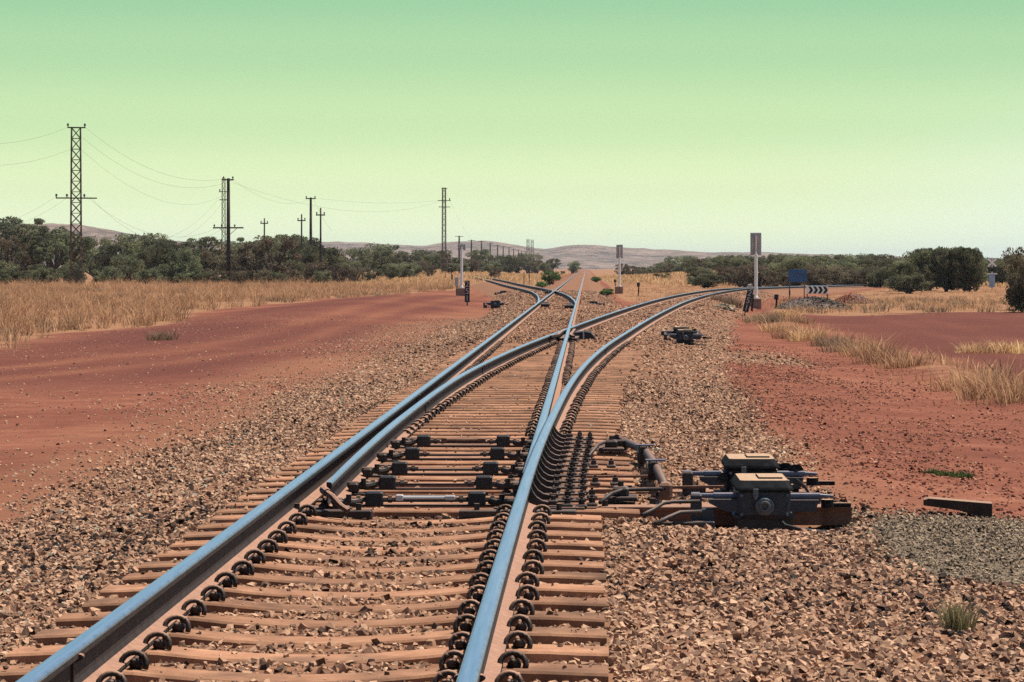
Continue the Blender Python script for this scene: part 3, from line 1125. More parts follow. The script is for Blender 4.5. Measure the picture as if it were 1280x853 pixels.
# ------------------------------------------------------------------ point machines
def point_machine(x, y, z0, label, group, parts=2, mirror=1, sc=1.0, levers=False, ysc=1.0):
    """y = near face; z0 = top of its bearers"""
    o = empty('point_machine', (x, y, z0))
    o.scale = (mirror * sc, sc * ysc, sc)
    tag(o, label, 'point machine', group)
    m = MB()
    m.box((0, .40, .085), (.345, .76, .20), bev=.028)
    m.box((0, .40, -.005), (.40, .70, .03), bev=.008)
    body = m.build('body', M_['blueiron' if levers is False else 'castiron'], o)
    m = MB()       # chamfered lid
    a, b2 = (.19, .01, .80), (.145, .075, .735)
    def ring(hw, ya, yb, z, c):
        return [(-hw + c, ya, z), (hw - c, ya, z), (hw, ya + c, z), (hw, yb - c, z), (hw - c, yb, z), (-hw + c, yb, z), (-hw, yb - c, z), (-hw, ya + c, z)]
    vs_ = ring(.186, -.008, .808, .168, .03) + ring(.190, -.012, .812, .180, .03) + ring(.186, -.006, .806, .192, .03) + ring(.158, .035, .765, .236, .03)
    fs = [tuple(range(7, -1, -1)), tuple(range(24, 32))]
    for k in range(3):
        for i in range(8):
            j = (i + 1) % 8
            fs.append((k * 8 + i, k * 8 + j, k * 8 + 8 + j, k * 8 + 8 + i))
    m.add(vs_, fs)
    lid = m.build('lid', M_['castiron'], o)
    m = MB()
    m.box((.05, .4, .241), (.16, .40, .012), bev=.005)
    m.build('lid_rib', M_['castiron'], lid)
    for hy in (.2, .6):
        m = MB()
        m.box((.192, hy, .178), (.018, .09, .045), bev=.005)
        m.build('hinge', M_['castiron'], lid)
    m = MB()
    m.box((-.06, -.016, .158), (.035, .014, .055), bev=.004)
    m.box((-.06, -.020, .128), (.024, .018, .028), bev=.004)
    m.build('padlock_hasp', M_['boss'], lid)
    for hx in (-.150, .150):
        for hz in (.015, .140):
            m = MB()
            m.cyl((hx, -.0, hz), (hx, .022, hz), .011, 6)
            m.build('flange_bolt', M_['boss'], body)
    m = MB()
    m.tube([(.10, .0, -.02), (.13, -.06, -.05), (.24, -.10, -.075), (.36, -.06, -.09), (.46, .03, -.10)], .011, 6)
    m.build('cable', M_['black'], o, smooth=True)
    m = MB()       # round boss with a bore
    prof = [(.062, .004), (.062, -.018), (.050, -.030), (.038, -.030), (.034, -.044), (.022, -.044), (.018, -.020), (.0, -.020)]
    n = 20
    vs_ = [(r_ * math.cos(k * 2 * math.pi / n), yy, .070 + r_ * math.sin(k * 2 * math.pi / n)) for r_, yy in prof for k in range(n)]
    fs = [(i * n + k, i * n + (k + 1) % n, (i + 1) * n + (k + 1) % n, (i + 1) * n + k) for i in range(len(prof) - 1) for k in range(n)]
    m.add(vs_, fs)
    m.build('shaft_boss', M_['boss'], o, smooth=False)
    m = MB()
    m.box((0, .30, -.055), (.37, .46, .10), bev=.01)  # added black block: paints the shade beneath the body, no real casting
    m.build('underbody_shade', M_['black'], o)
    m = MB()
    m.cyl((-.475, .14, .130), (-.17, .14, .130), .017, 10)
    m.cyl((-.475, .14, .130), (-.42, .14, .130), .024, 10)
    m.cyl((-.33, .14, .130), (-.17, .14, .130), .022, 10)
    m.build('throw_bar', M_['bluesteel'], o)
    m = MB()
    m.cyl((.17, .14, .128), (.37, .14, .128), .022, 10)
    m.cyl((.37, .14, .128), (.46, .14, .126), .017, 10, r1=.009)
    m.build('throw_bar', M_['bluesteel'], o)
    for sg in (-1, 1):
        m = MB()
        if sg < 0:
            m.prism([(-.36, .11), (-.17, .11), (-.17, .03), (-.25, .03), (-.36, .085)], 'y', .06, .24)
        else:
            m.prism([(.17, .105), (.36, .105), (.335, .03), (.17, .03)], 'y', .06, .24)
        m.build('side_bracket', M_['blueiron'], o)
    m = MB()
    m.box((-.445, .10, .045), (.075, .05, .19), bev=.008)
    m.box((-.37, .10, -.005), (.10, .06, .11), bev=.01)
    m.cyl((-.445, .06, .02), (-.445, .075, .02), .022, 10)
    m.build('lock_bracket', M_['blueiron' if levers is False else 'iron'], o)
    m = MB()
    m.box((-.40, .06, -.055), (.15, .10, .05), bev=.008)
    m.build('mounting_foot', M_['blueiron' if levers is False else 'iron'], o)
    m = MB()
    m.cyl((.44, .42, .03), (.44, .42, .085), .042, 12)
    m.box((.52, .45, .045), (.16, .05, .03), bev=.006)
    m.build('end_fitting', M_['castiron'], o)
    if levers:
        for k, (lx, ly, hh) in enumerate(((.245, .35, .22), (.31, .15, .20))):
            m = MB()
            m.box((lx, ly, .07), (.04, .05, .18), bev=.008)
            nn = 14
            m.cyl((lx, ly - .012, .14), (lx, ly + .012, .14), .055, nn)
            m.build('hand_lever', M_['castiron'], o)
        m = MB()
        m.tube([(.30, .05, .10), (.36, .03, .05), (.43, .02, -.06)], .010, 6)
        m.build('cable', M_['black'], o)
        m = MB()
        m.box((.225, .05, .03), (.07, .12, .1), bev=.012)
        m.build('junction_box', M_['rustbeam'], o)
        m = MB()
        m.cyl((-.2, .0, .11), (-.2, .3, .11), .035, 10)
        m.build('motor_housing', M_['castiron'], o)
    return o


ZB = -.228
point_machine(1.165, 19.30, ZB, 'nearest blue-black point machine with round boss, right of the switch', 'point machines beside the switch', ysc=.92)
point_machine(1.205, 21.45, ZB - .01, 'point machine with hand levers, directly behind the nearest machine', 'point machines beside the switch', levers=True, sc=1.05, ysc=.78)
# beams that carry them
for (y0, xa, xb, lab, hh, zt) in ((19.84, -.02, 1.78, 'long rusty steel beam under the nearest point machine', .085, -.198), (20.55, .35, 1.70, 'rusty steel beam just behind the nearest point machine', .08, -.24),
                              (21.75, .20, 1.62, 'rusty steel beam under the lever point machine', .08, -.24)):
    o = empty('bearer_beam', ((xa + xb) / 2, y0, zt))
    tag(o, lab, 'beam')
    m = MB()
    L = xb - xa
    m.box((0, 0, -.012), (L, .20, .024), bev=.004)
    m.build('top_flange', M_['rustbeam'], o)
    m = MB()
    m.box((0, 0, -.075), (L - .01, .15, .10))
    m.build('web', M_['rustbeam'], o)
    for k in (.08, .93):
        m = MB()
        m.cyl((-L / 2 + L * k, -.03, .0), (-L / 2 + L * k, -.03, .04), .024, 6)
        m.build('bolt', M_['iron'], o)

# drive rods
def rod(name, pts, r, mat, label, cat='rod', extra=None):
    m = MB()
    m.tube(pts, r * .8, 8)
    o = tag(m.build(name, mat, smooth=True), label, cat)
    return o


zr = -.165
rod('drive_rod', [(.36, 18.95, zr - .02), (.43, 19.1, zr + .0), (.50, 19.2, zr + .035), (.56, 19.25, zr + .04), (.74, 19.28, zr + .04)], .016, M_['iron'], 'upper bent rod leading into the left end of the nearest machine')
rod('drive_rod', [(.44, 18.75, zr - .06), (.52, 18.86, zr - .03), (.60, 18.95, zr - .005), (.74, 19.0, zr - .005)], .018, M_['iron'], 'lower dark bent rod lying in front of the nearest machine bracket')
rod('drive_rod', [(.42, 18.9, zr - .075), (.75, 18.98, zr - .075)], .016, M_['iron'], 'short steel bar flat on the ballast before the machine')
rod('drive_rod', [(.09, 19.75, -.17), (.17, 19.95, -.125), (.25, 20.1, -.11), (.55, 20.2, -.112)], .017, M_['iron'], 'bent dark rod from the track to the near end of crank shaft')
rod('drive_rod', [(.02, 24.6, -.17), (.10, 25.2, -.11), (.16, 25.5, -.105), (.36, 25.6, -.105)], .020, M_['iron'], 'bent dark rod at the far end of crank shaft')
for (cx, cy, lab) in ((.235, 20.15, 'black rod clamp on the sleepers near the lower bent rod'), (.215, 25.55, 'black rod clamp at the far bent rod')):
    o = empty('rod_clamp', (cx, cy, -.18))
    tag(o, lab, 'clamp')
    m = MB()
    m.box((0, 0, .012), (.22, .30, .03), bev=.006)
    m.build('base', M_['iron'], o)
    m = MB()
    m.box((0, 0, .055), (.11, .16, .07), bev=.015)
    m.build('block', M_['iron'], o)
    m = MB()
    m.cyl((0, 0, .085), (0, 0, .125), .022, 6)
    m.build('nut', M_['iron'], o)
# longitudinal crank shaft
o = empty('crank_shaft', (.46, 23, -.12))
tag(o, 'dark crank shaft along the track between two bent rods, with pale plates', 'crank shaft')
m = MB()
m.tube([(.085, -2.75, 0.0), (.075, -.5, .0), (.03, 1.6, .0), (-.12, 2.75, .0)], .034, 10)
m.build('shaft', M_['iron'], o, smooth=True)
for (yy, xx) in ((-.55, .075), (1.35, .035)):
    m = MB()
    m.box((xx - .01, yy, .058), (.155, .10, .012), bev=.003)
    m.build('cap_plate', M_['bluesteel'], o)
    m = MB()
    m.box((xx - .03, yy, .0), (.07, .12, .11), bev=.012)
    m.cyl((xx - .05, yy - .07, .02), (xx - .05, yy + .07, .02), .02, 8)
    m.build('bearing', M_['iron'], o)
    m = MB()
    m.box((xx - .03, yy + .4, -.05), (.08, .7, .10), bev=.012)
    m.build('pedestal', M_['iron'], o)
m = MB()
m.box((.085, -2.75, -.01), (.09, .13, .12), bev=.02)
m.build('crank_end', M_['rustbeam'], o)
m = MB()
m.tube([(-.12, 2.75, 0), (-.17, 2.9, .02), (-.2, 2.85, .03)], .03, 8)
m.box((-.16, 2.7, -.03), (.12, .14, .08), bev=.015)
m.build('crank_end', M_['iron'], o)
# flat detector bars across the sleeper ends
for (y0, xa, xb, lab) in ((20.75, .02, .50, 'thin rusty bar across sleeper ends nearest the crank shaft'), (22.1, -.02, .46, 'thin rusty bar across sleeper ends, second from the machine'), (21.05, .55, .98, 'thin rusty bar joining crank shaft and lever machine')):
    m = MB()
    m.bar((xa, y0, -.165), (xb, y0, -.16), .03, .018)
    tag(m.build('flat_bar', M_['rustbeam']), lab, 'bar')
for k, (px, py) in enumerate(((742, 584), (764, 584), (744, 606), (769, 606), (740, 622), (740, 632))):
    X, Y = at(px, py, -.18)
    oo = link('bolt_head', NUT, None, (X, Y, -.185))
    tag(oo, ['black bolt on sleeper end, far pair, left one', 'black bolt on sleeper end, far pair, right one', 'black bolt on sleeper end, near pair, left one', 'black bolt on sleeper end, near pair, right one',
             'black bolt just behind left end of the long beam', 'black bolt on left end of the long beam'][k], 'bolt', 'bolts on the sleeper ends')

# machines of the crossing and of the far turnout
X, Y = at(857, 430, -.30)
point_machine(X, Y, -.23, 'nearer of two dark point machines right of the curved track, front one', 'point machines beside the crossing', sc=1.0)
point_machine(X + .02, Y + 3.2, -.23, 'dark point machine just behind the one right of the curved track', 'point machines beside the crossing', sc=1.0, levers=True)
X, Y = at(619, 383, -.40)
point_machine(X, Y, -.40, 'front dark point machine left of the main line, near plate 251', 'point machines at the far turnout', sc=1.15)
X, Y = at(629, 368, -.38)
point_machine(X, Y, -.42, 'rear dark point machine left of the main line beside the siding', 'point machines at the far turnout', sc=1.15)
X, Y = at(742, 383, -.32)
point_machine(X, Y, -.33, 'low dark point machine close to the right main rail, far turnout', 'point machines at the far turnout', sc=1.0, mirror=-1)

# ------------------------------------------------------------------ signals and signs
def text_mesh(txt, size, mat):
    cu = bpy.data.curves.new('lettering', 'FONT')
    cu.body = txt
    cu.size = size
    cu.align_x = 'CENTER'
    cu.align_y = 'CENTER'
    cu.extrude = .004
    ob = bpy.data.objects.new('tmp', cu)
    COL.objects.link(ob)
    dg = bpy.context.evaluated_depsgraph_get()
    me = bpy.data.meshes.new_from_object(ob.evaluated_get(dg))
    bpy.data.objects.remove(ob)
    me.materials.clear()
    me.materials.append(mat)
    return me


def signal_mast(px, Y, top_py, base_py, label, back=True, base_h=.55, panel_h=1.15, panel_w=.56, box=None, base_mat='redbase'):
    x = xat(px, Y)
    gz = float(ground_z(x, Y))
    zt = zat(top_py, Y)
    o = empty('signal_mast', (x, Y, gz))
    tag(o, label, 'signal', 'railway colour light signals')
    H = zt - gz
    m = MB()
    m.box((-.05, 0, base_h / 2 - .1), (.62, .62, base_h + .2), bev=.03)
    m.build('concrete_base', M_[base_mat], o)
    m = MB()
    m.cyl((0, 0, base_h), (0, 0, H - panel_h + .02), .085, 14)
    m.cyl((0, 0, base_h), (0, 0, base_h + .05), .16, 14)
    m.cyl((0, 0, H - panel_h - .04), (0, 0, H - panel_h + .06), .095, 14)
    m.build('mast', M_['white'], o, smooth=False)
    m = MB()
    m.cyl((.0, 0, H - panel_h), (.0, 0, H - .15), .045, 10)
    m.build('head_pipe', M_['cream'], o)
    m = MB()
    m.box((-.0, .14, H - panel_h / 2), (panel_w, .05, panel_h), bev=.02)
    m.build('backboard', M_['greypanel'], o)
    for k, zz in enumerate((.26, .66, 1.1)):
        m = MB()
        m.box((.0 if k < 2 else .1, .10, H - zz * panel_h / 1.15), (panel_w * (1.0 if k < 2 else .5), .03, .035))
        m.build('mounting_bar', M_['palegrey'], o)
    for k in range(3):
        m = MB()
        zc = H - panel_h * (.2 + .3 * k)
        m.cyl((0, .165, zc), (0, .26, zc), .11, 16)
        m.build('lamp_hood', M_['black'], o)
    m = MB()
    m.box((-panel_w * .28, .1, H - panel_h * .5), (.04, .05, panel_h * .55))
    m.build('conduit', M_['cream'], o)
    if box:
        m = MB()
        m.box((box, .05, base_h + .42), (.22, .2, .58), bev=.02)
        m.build('relay_box', M_['palegrey'], o)
        m = MB()
        m.bar((box + .03, .05, -.1), (box + .03, .05, base_h + .14), .07, .07)
        m.build('box_post', M_['rustbeam'], o)
    return o


signal_mast(945, 150, 291, 386, 'white signal mast with grey backboard beside the curved branch, nearest and tallest', box=-.30)
signal_mast(774.5, 225, 306, 366, 'white signal mast on brown block between main line and branch', panel_h=1.05, panel_w=.5)
o = signal_mast(577, 190, 305, 376, 'white signal mast left of the main line beside the siding', panel_h=.42, panel_w=.5, box=-.32)


def plate_sign(px, Y, top_py, bot_py, foot_py, wpx, tilt, label, txt='251'):
    x = xat(px, Y)
    gz = float(ground_z(x, Y))
    o = empty('number_plate', (x, Y, gz))
    o.rotation_euler = (0, tilt, 0)
    tag(o, label, 'sign', 'black signal number plates')
    zt, zb = zat(top_py, Y) - gz, zat(bot_py, Y) - gz
    wd = wpx * Y / F
    m = MB()
    m.bar((0, .03, -.3), (0, .03, zb + .2), .06, .06)
    m.build('post', M_['black'], o)
    m = MB()
    m.box((0, 0, (zt + zb) / 2), (wd, .02, zt - zb), bev=.005)
    p = m.build('plate', M_['black'], o)
    hgt = (zt - zb) / 3.1
    for k, ch in enumerate(txt):
        link('digit', text_mesh(ch, hgt * 1.15, M_['palegrey']), p, (0, -.016, zt - hgt * (.55 + k)), (R(90), 0, 0))
    return o


plate_sign(584, 146, 351, 378, 387, 6.2, 0.0, 'upright black plate with white digits left of the main line')
plate_sign(930.5, 125, 361, 390, 402, 7.4, R(13), 'leaning black plate with white digits beside the right signal mast')

# dark stake beside the leaning plate
x, Y = xat(939, 140), 140
m = MB()
m.bar((x, Y, -1.0), (x + .09, Y, zat(368, Y)), .1, .06)
tag(m.build('stake', M_['polewood']), 'dark leaning stake between leaning plate and signal base', 'post')

# blue road sign
x, Y = xat(997, 185), 185
gz = float(ground_z(x, Y))
o = empty('road_sign', (x, Y, gz))
tag(o, 'blue rectangular road sign on two thin posts beyond the curved track', 'road sign')
zt, zb = zat(337, Y) - gz, zat(353, Y) - gz
m = MB()
m.box((0, 0, (zt + zb) / 2), (1.16, .02, zt - zb), bev=.004)
p = m.build('panel', M_['blue'], o)
for sx in (-.50, .42):
    m = MB()
    m.cyl((sx, .04, -.3), (sx, .04, zt - .05), .035, 8)
    m.build('post', M_['rustbeam'], o)
for (a, b, c) in ((-.3, .5, .06), (.1, .5, .06), (-.36, -.1, .05), (.2, -.1, .07), (-.1, .2, .05), (.38, .2, .05)):
    m = MB()
    m.box((a, -.014, (zt + zb) / 2 + b * .4), (.22, .006, c))
    m.build('faded_mark', M_['bluesteel'], p)
m = MB()
m.box((-.50, .0, .55), (.10, .05, .3), bev=.01)
m.build('small_plate', M_['black'], o)

# chevron board
x, Y = xat(1021.5, 180), 180
gz = float(ground_z(x, Y))
o = empty('chevron_board', (x, Y, gz))
tag(o, 'black and white chevron board on two posts, arrows pointing right', 'road sign')
zt, zb = zat(358, Y) - gz, zat(367.5, Y) - gz
wd, hh = 27 * Y / F, zt - zb
m = MB()
m.box((0, .01, (zt + zb) / 2), (wd, .02, hh), bev=.003)
p = m.build('panel', M_['white'], o)
for k in range(4):
    cx = -wd / 2 + .10 + k * (wd - .12) / 4
    cw = (wd) / 4 * .52
    m = MB()
    zc = (zt + zb) / 2
    hz = hh / 2 - .012
    poly = [(cx, zc + hz), (cx + cw, zc + hz), (cx + cw + .14, zc), (cx + cw, zc - hz), (cx, zc - hz), (cx + .14, zc)]
    m.prism(poly, 'y', -.008, -.004)
    m.build('chevron', M_['black'], p)
for sx in (-wd / 2 + .05, wd / 2 - .05):
    m = MB()
    m.bar((sx, .05, -.3), (sx, .05, zb + .2), .07, .07)
    m.build('post', M_['rustbeam'], o)


def marker(px, top_py, foot_py, zg, label, head=True, tilt=0.0, mat='polewood', wd=.09):
    X, Y = at(px, foot_py, zg)
    gz = float(ground_z(X, Y))
    o = empty('marker_post', (X, Y, gz))
    o.rotation_euler = (0, tilt, 0)
    tag(o, label, 'post', 'small lineside posts')
    h = zat(top_py, Y) - gz
    m = MB()
    m.bar((0, 0, -.2), (0, 0, h), wd, wd)
    m.build('post', M_[mat], o)
    if head:
        m = MB()
        m.box((-.03, -.05, h - .1), (.22, .16, .28), bev=.02)
        m.build('head_box', M_['black'], o)
    return o


marker(970, 369, 388, -.85, 'short dark post with box head right of the nearest signal mast', tilt=R(4))
marker(798, 354, 371, -.7, 'short dark post with box head right of the middle signal mast', tilt=R(2))
marker(557, 343, 352, -.62, 'dark stake left of the left signal mast, farther one', head=False)
marker(565, 343, 353, -.62, 'stout dark stake close left of the left signal mast', head=False, wd=.2)
marker(655, 340, 356, -.6, 'thin post in the dry grass left of the green bush', head=False, wd=.08)
marker(661.5, 341, 357, -.6, 'thin post with pale square head left of the green bush', head=False, wd=.08)
marker(769, 350, 362, -.7, 'small dark post close left of the middle signal base')

# level crossing sign among the right-hand bushes
x, Y = xat(1240, 280), 280
gz = float(ground_z(x, Y))
o = empty('level_crossing_sign', (x, Y, gz))
tag(o, 'white crossbuck with dark lamp board between the right-hand bushes', 'crossing sign')
m = MB()
m.cyl((0, 0, -.3), (0, 0, zat(322, Y) - gz), .06, 10)
m.build('mast', M_['palegrey'], o)
zc = zat(328.5, Y) - gz
for a in (-1, 1):
    m = MB()
    m.box((0, -.08 - .02 * a, zc), (1.05, .02, .17), ry=a * R(42))
    m.build('crossbuck_board', M_['white'], o)
m = MB()
m.box((0, -.1, zat(337, Y) - gz), (.75, .06, .42), bev=.03)
b_ = m.build('lamp_board', M_['black'], o)
for a in (-.2, .2):
    m = MB()
    m.cyl((a, -.13, zat(337, Y) - gz), (a, -.28, zat(337, Y) - gz), .13, 12)
    m.build('lamp_hood', M_['black'], b_)
m = MB()
m.box((0, -.1, zat(342.5, Y) - gz), (.95, .03, .12))
m.build('white_bar', M_['white'], o)
m = MB()
m.box((0, .05, zat(351, Y) - gz), (.52, .4, 1.25), bev=.03)
m.build('relay_cabinet', M_['bluebox'], o)


# ------------------------------------------------------------------ poles, towers and wires
def lattice_tower(px, Y, top_py, label, wd=1.05, arms=(), bars=12, leg=.10, lace=.055):
    x = xat(px, Y)
    gz = float(ground_z(x, Y))
    H = zat(top_py, Y) - gz
    o = empty('lattice_tower', (x, Y, gz), R(14))
    tag(o, label, 'lattice tower', 'lattice towers of the power line')
    hw = wd / 2
    for sx in (-1, 1):
        for sy in (-1, 1):
            m = MB()
            m.bar((sx * hw, sy * hw, -.3), (sx * hw * .8, sy * hw * .8, H), leg, leg)
            m.build('leg', M_['lattice'], o)
    m = MB()
    for k in range(bars):
        z0, z1 = H * k / bars, H * (k + 1) / bars
        c0, c1 = hw * (1 - .2 * k / bars), hw * (1 - .2 * (k + 1) / bars)
        for s0, s1 in (((-1, -1), (1, -1)), ((1, -1), (1, 1)), ((1, 1), (-1, 1)), ((-1, 1), (-1, -1))):
            m.bar((s0[0] * c0, s0[1] * c0, z0), (s1[0] * c1, s1[1] * c1, z1), lace, lace)
            m.bar((s1[0] * c0, s1[1] * c0, z0), (s0[0] * c1, s0[1] * c1, z1), lace, lace)
            m.bar((s0[0] * c1, s0[1] * c1, z1), (s1[0] * c1, s1[1] * c1, z1), .05, .05)
    m.build('bracing', M_['lattice'], o)
    for (py, span, ins) in arms:
        z = zat(py, Y) - gz
        m = MB()
        m.bar((-span / 2, -hw, z), (span / 2, -hw, z), .12, .12)
        ar = m.build('cross_arm', M_['polewood'], o)
        for q in ins:
            m = MB()
            m.cyl((q, -hw, z + .06), (q, -hw, z + .22), .05, 8)
            m.cyl((q, -hw, z + .18), (q, -hw, z + .40), .12, 8, r1=.07)
            m.build('insulator', M_['insul'], ar)
    return o


lattice_tower(95, 284, 160, 'tall lattice tower standing alone at far left in dry grass', arms=((160, 1.7, (-.8, .8)), (248, 3.9, (-1.9, -.9, .75))), bars=15)
lattice_tower(279.5, 446, 223, 'lattice tower half hidden behind the tall timber pole', arms=((240, 1.5, (-.6,)), (250, 1.3, ())), bars=15, wd=.55, leg=.06, lace=.03)
lattice_tower(555, 500, 235, 'lattice tower alone left of the left signal mast', arms=((236, 1.0, ()), (251, 2.2, (.9,)), (259, 2.0, ())), bars=15, wd=.65, leg=.08, lace=.04)
lattice_tower(660, 1414, 299, 'left of two tiny lattice towers on the horizon', bars=7, wd=1.3)
lattice_tower(665.2, 1450, 300, 'right of two tiny lattice towers on the horizon', bars=7, wd=1.3)


def timber_pole(px, Y, top_py, label, arms, r=.18):
    x = xat(px, Y)
    gz = float(ground_z(x, Y))
    H = zat(top_py, Y) - gz
    o = empty('power_pole', (x, Y, gz))
    tag(o, label, 'power pole', 'timber power poles')
    m = MB()
    m.tube([(0, 0, -.3), (0, 0, H * .5), (0, 0, H)], [r * 1.15, r, r * .8], 10)
    m.build('shaft', M_['polewood'], o, smooth=True)
    for (py, span, ins, brace) in arms:
        z = zat(py, Y) - gz
        m = MB()
        m.bar((-span / 2, -.2, z), (span / 2, -.2, z), .12, .15)
        if brace:
            for s_ in (-1, 1):
                m.bar((s_ * span * .3, -.2, z), (0, -.17, z - .9), .05, .05)
        ar = m.build('cross_arm', M_['polewood'], o)
        for q in ins:
            m = MB()
            m.cyl((q, -.2, z + .06), (q, -.2, z + .2), .04, 8)
            m.cyl((q, -.2, z + .16), (q, -.2, z + .36), .11, 8, r1=.06)
            m.build('insulator', M_['insul'], ar)
    return o


timber_pole(285.5, 319, 223, 'tall dark timber pole nearest the red road, with low cross arm', ((225, 1.2, (-.5, .5), False), (285, 3.3, (-1.5, -.7, .7), True)), .21)
timber_pole(388.5, 407, 247, 'tall timber pole rising from the tree belt, short cross arm on top', ((248.5, 1.4, (-.6, .6), False),), .2)
timber_pole(400.8, 354, 260, 'thin pole with cross arm just right of the tall tree-belt pole', ((269, 1.1, (-.45, .45), False),), .12)
timber_pole(377, 392, 268, 'thin pole with cross arm just left of the tall tree-belt pole', ((276, 1.1, (-.45, .45), False),), .12)
timber_pole(330.5, 424, 273, 'thin pole with cross arm, leftmost above the tree belt', ((279.5, 1.1, (-.45, .45), False),), .12)
row = [(574, 909, 295), (589.3, 1000, 300), (601.8, 1090, 301), (612.8, 1190, 303.5), (622, 1290, 306.5), (629, 1390, 308), (636.3, 1490, 309), (642, 1590, 311), (648, 1700, 312), (652, 1800, 313.5), (656.5, 1900, 314)]
for i, (px, Y, py) in enumerate(row):
    timber_pole(px, Y, py, f'distant pole seen against the hills, {ordinal(i + 1)} of the row from the left', ((py + .8, 2.6, (), False),), .30)


def wire(pa, pb, sagm, label, r=.009):
    m = MB()
    a, b = Vector(pa), Vector(pb)
    pts = []
    for k in range(25):
        t = k / 24
        p = a.lerp(b, t)
        p.z -= sagm * 4 * t * (1 - t)
        pts.append(p)
    m.tube(pts, r, 4)
    tag(m.build('overhead_wire', M_['wire']), label, 'wire', 'overhead wires between the poles')


def pp(px, py, Y): return (xat(px, Y), Y, zat(py, Y))


wire(pp(-90, 172, 230), pp(85, 159, 284), 1.0, 'upper wire from the left edge to the tall lattice tower top')
wire(pp(-90, 199, 230), pp(90, 186, 284), 1.0, 'second wire from the left edge to the tall lattice tower')
wire(pp(-120, 296, 220), pp(70, 246, 284), 1.2, 'low wire from left edge to outer end of the tower arm')
wire(pp(-120, 300, 215), pp(86, 246, 284), 1.4, 'low wire from left edge to inner end of the tower arm')
wire(pp(105, 158, 284), pp(280, 224, 319), 1.8, 'top wire from tall lattice tower to left side of the timber pole top')
wire(pp(103, 172, 284), pp(290, 226, 330), 2.4, 'second wire from tall lattice tower to the timber pole')
wire(pp(100, 186, 284), pp(280, 243, 446), 3.2, 'wire from tall lattice tower to the tower behind the pole')
wire(pp(108, 246, 284), pp(272, 285, 319), 2.2, 'low wire from tower arm right end to pole low arm')
wire(pp(112, 246, 284), pp(279, 285, 322), 3.0, 'lowest sagging wire from tower arm to pole low arm')
wire(pp(291, 224, 319), pp(394, 247, 407), 1.6, 'top wire from the tall pole to the tree-belt pole')
wire(pp(290, 228, 319), pp(552, 251, 500), 2.5, 'long wire from the tall pole to the lone tower')
wire(pp(280, 241, 446), pp(212, 296, 470), 1.0, 'slanting stay wire left of the tower behind the pole', .010)
wire(pp(280, 250, 446), pp(224, 298, 470), 1.0, 'second slanting stay wire left of the tower behind the pole', .010)
wire(pp(395, 248, 407), pp(555, 250, 500), .6, 'wire from the tree-belt pole to the lone tower')
wire(pp(392, 249, 407), pp(415, 290, 420), .3, 'short slanting stay wire right of the tree-belt pole', .010)
wire(pp(557, 240, 500), pp(590, 300, 1000), .8, 'wire from the lone tower down to the distant pole row')


# ------------------------------------------------------------------ trees and bushes
def crown_mesh(name, mat, seed, blobs, leaves, lsize, low=.25, flat=1.0, upright=False, spread=.30):
    """leaf sprays gathered in uneven clumps; unit tree: height 1, radius about .5"""
    r = np.random.default_rng(seed)
    cs, cr = [], []
    for _ in range(blobs):
        for _try in range(30):
            p = r.uniform(-1, 1, 3)
            if p @ p < 1: break
        z = low + (p[2] * .5 + .5) * (1 - low) * .93
        rad = (.47 if not upright else .42) * math.sqrt(max(.05, 1 - ((z - (low + .45 * (1 - low))) / (.62 * (1 - low)))**2))
        a = r.uniform(0, 2 * math.pi)
        q = math.sqrt(r.uniform(.05, 1)) * rad
        cs.append((q * math.cos(a), q * math.sin(a), z))
        cr.append(r.uniform(.55, 1.25) * spread * .5)
    cs, cr = np.array(cs), np.array(cr)
    cs[:, 2] = np.minimum(cs[:, 2], np.quantile(cs[:, 2], .82) + .05)
    k = r.integers(0, blobs, leaves)
    d = r.normal(size=(leaves, 3))
    d /= np.linalg.norm(d, axis=1)[:, None]
    rr = cr[k] * r.uniform(.2, 1.0, leaves)**.5
    c = cs[k] + d * rr[:, None] * np.array([1, 1, .75 * flat])
    c[:, 2] = np.clip(c[:, 2], .01, 1.08)
    u = r.normal(size=(leaves, 3))
    if upright: u[:, 2] = np.abs(u[:, 2]) * 2 + .6
    u /= np.linalg.norm(u, axis=1)[:, None]
    v = np.cross(u, r.normal(size=(leaves, 3)))
    v /= np.linalg.norm(v, axis=1)[:, None]
    sz = lsize * r.uniform(.6, 1.4, leaves)
    u *= sz[:, None]
    v *= (sz * .42)[:, None]
    V = np.stack([c - u * .5, c + v * .5, c + u * .5, c - v * .5], 1).reshape(-1, 3)
    bs = r.uniform(.0, 1, blobs)
    sh = np.clip(bs[k] * .7 + r.uniform(0, .5, leaves) - .1, 0, 1)
    return np_mesh(name, V, np.arange(leaves * 4), 4, mat, dict(shade=np.repeat(sh, 4))), cs


def trunk_mesh(name, cs, seed, low, r0=.03, stems=1):
    r = random.Random(seed)
    m = MB()
    for s_ in range(stems):
        a = r.uniform(0, 6.28)
        bx, by = (.05 * math.cos(a), .05 * math.sin(a)) if stems > 1 else (0, 0)
        tx, ty = bx * 3 + r.uniform(-.05, .05), by * 3 + r.uniform(-.05, .05)
        m.tube([(bx, by, -.05), (bx + (tx - bx) * .4, by + (ty - by) * .4, low * .6), (tx, ty, low + .25)], [r0, r0 * .8, r0 * .45], 6)
        for c in (cs if len(cs) < 30 else cs[r.randrange(0, 3)::max(3, len(cs) // 9)]):
            m.tube([(tx * .6, ty * .6, low * .8), (c[0] * .5 + tx * .3, c[1] * .5 + ty * .3, (low + c[2]) / 2), tuple(c)], [r0 * .5, r0 * .35, r0 * .15], 5)
    return m.mesh(name, M_['bark'], True)


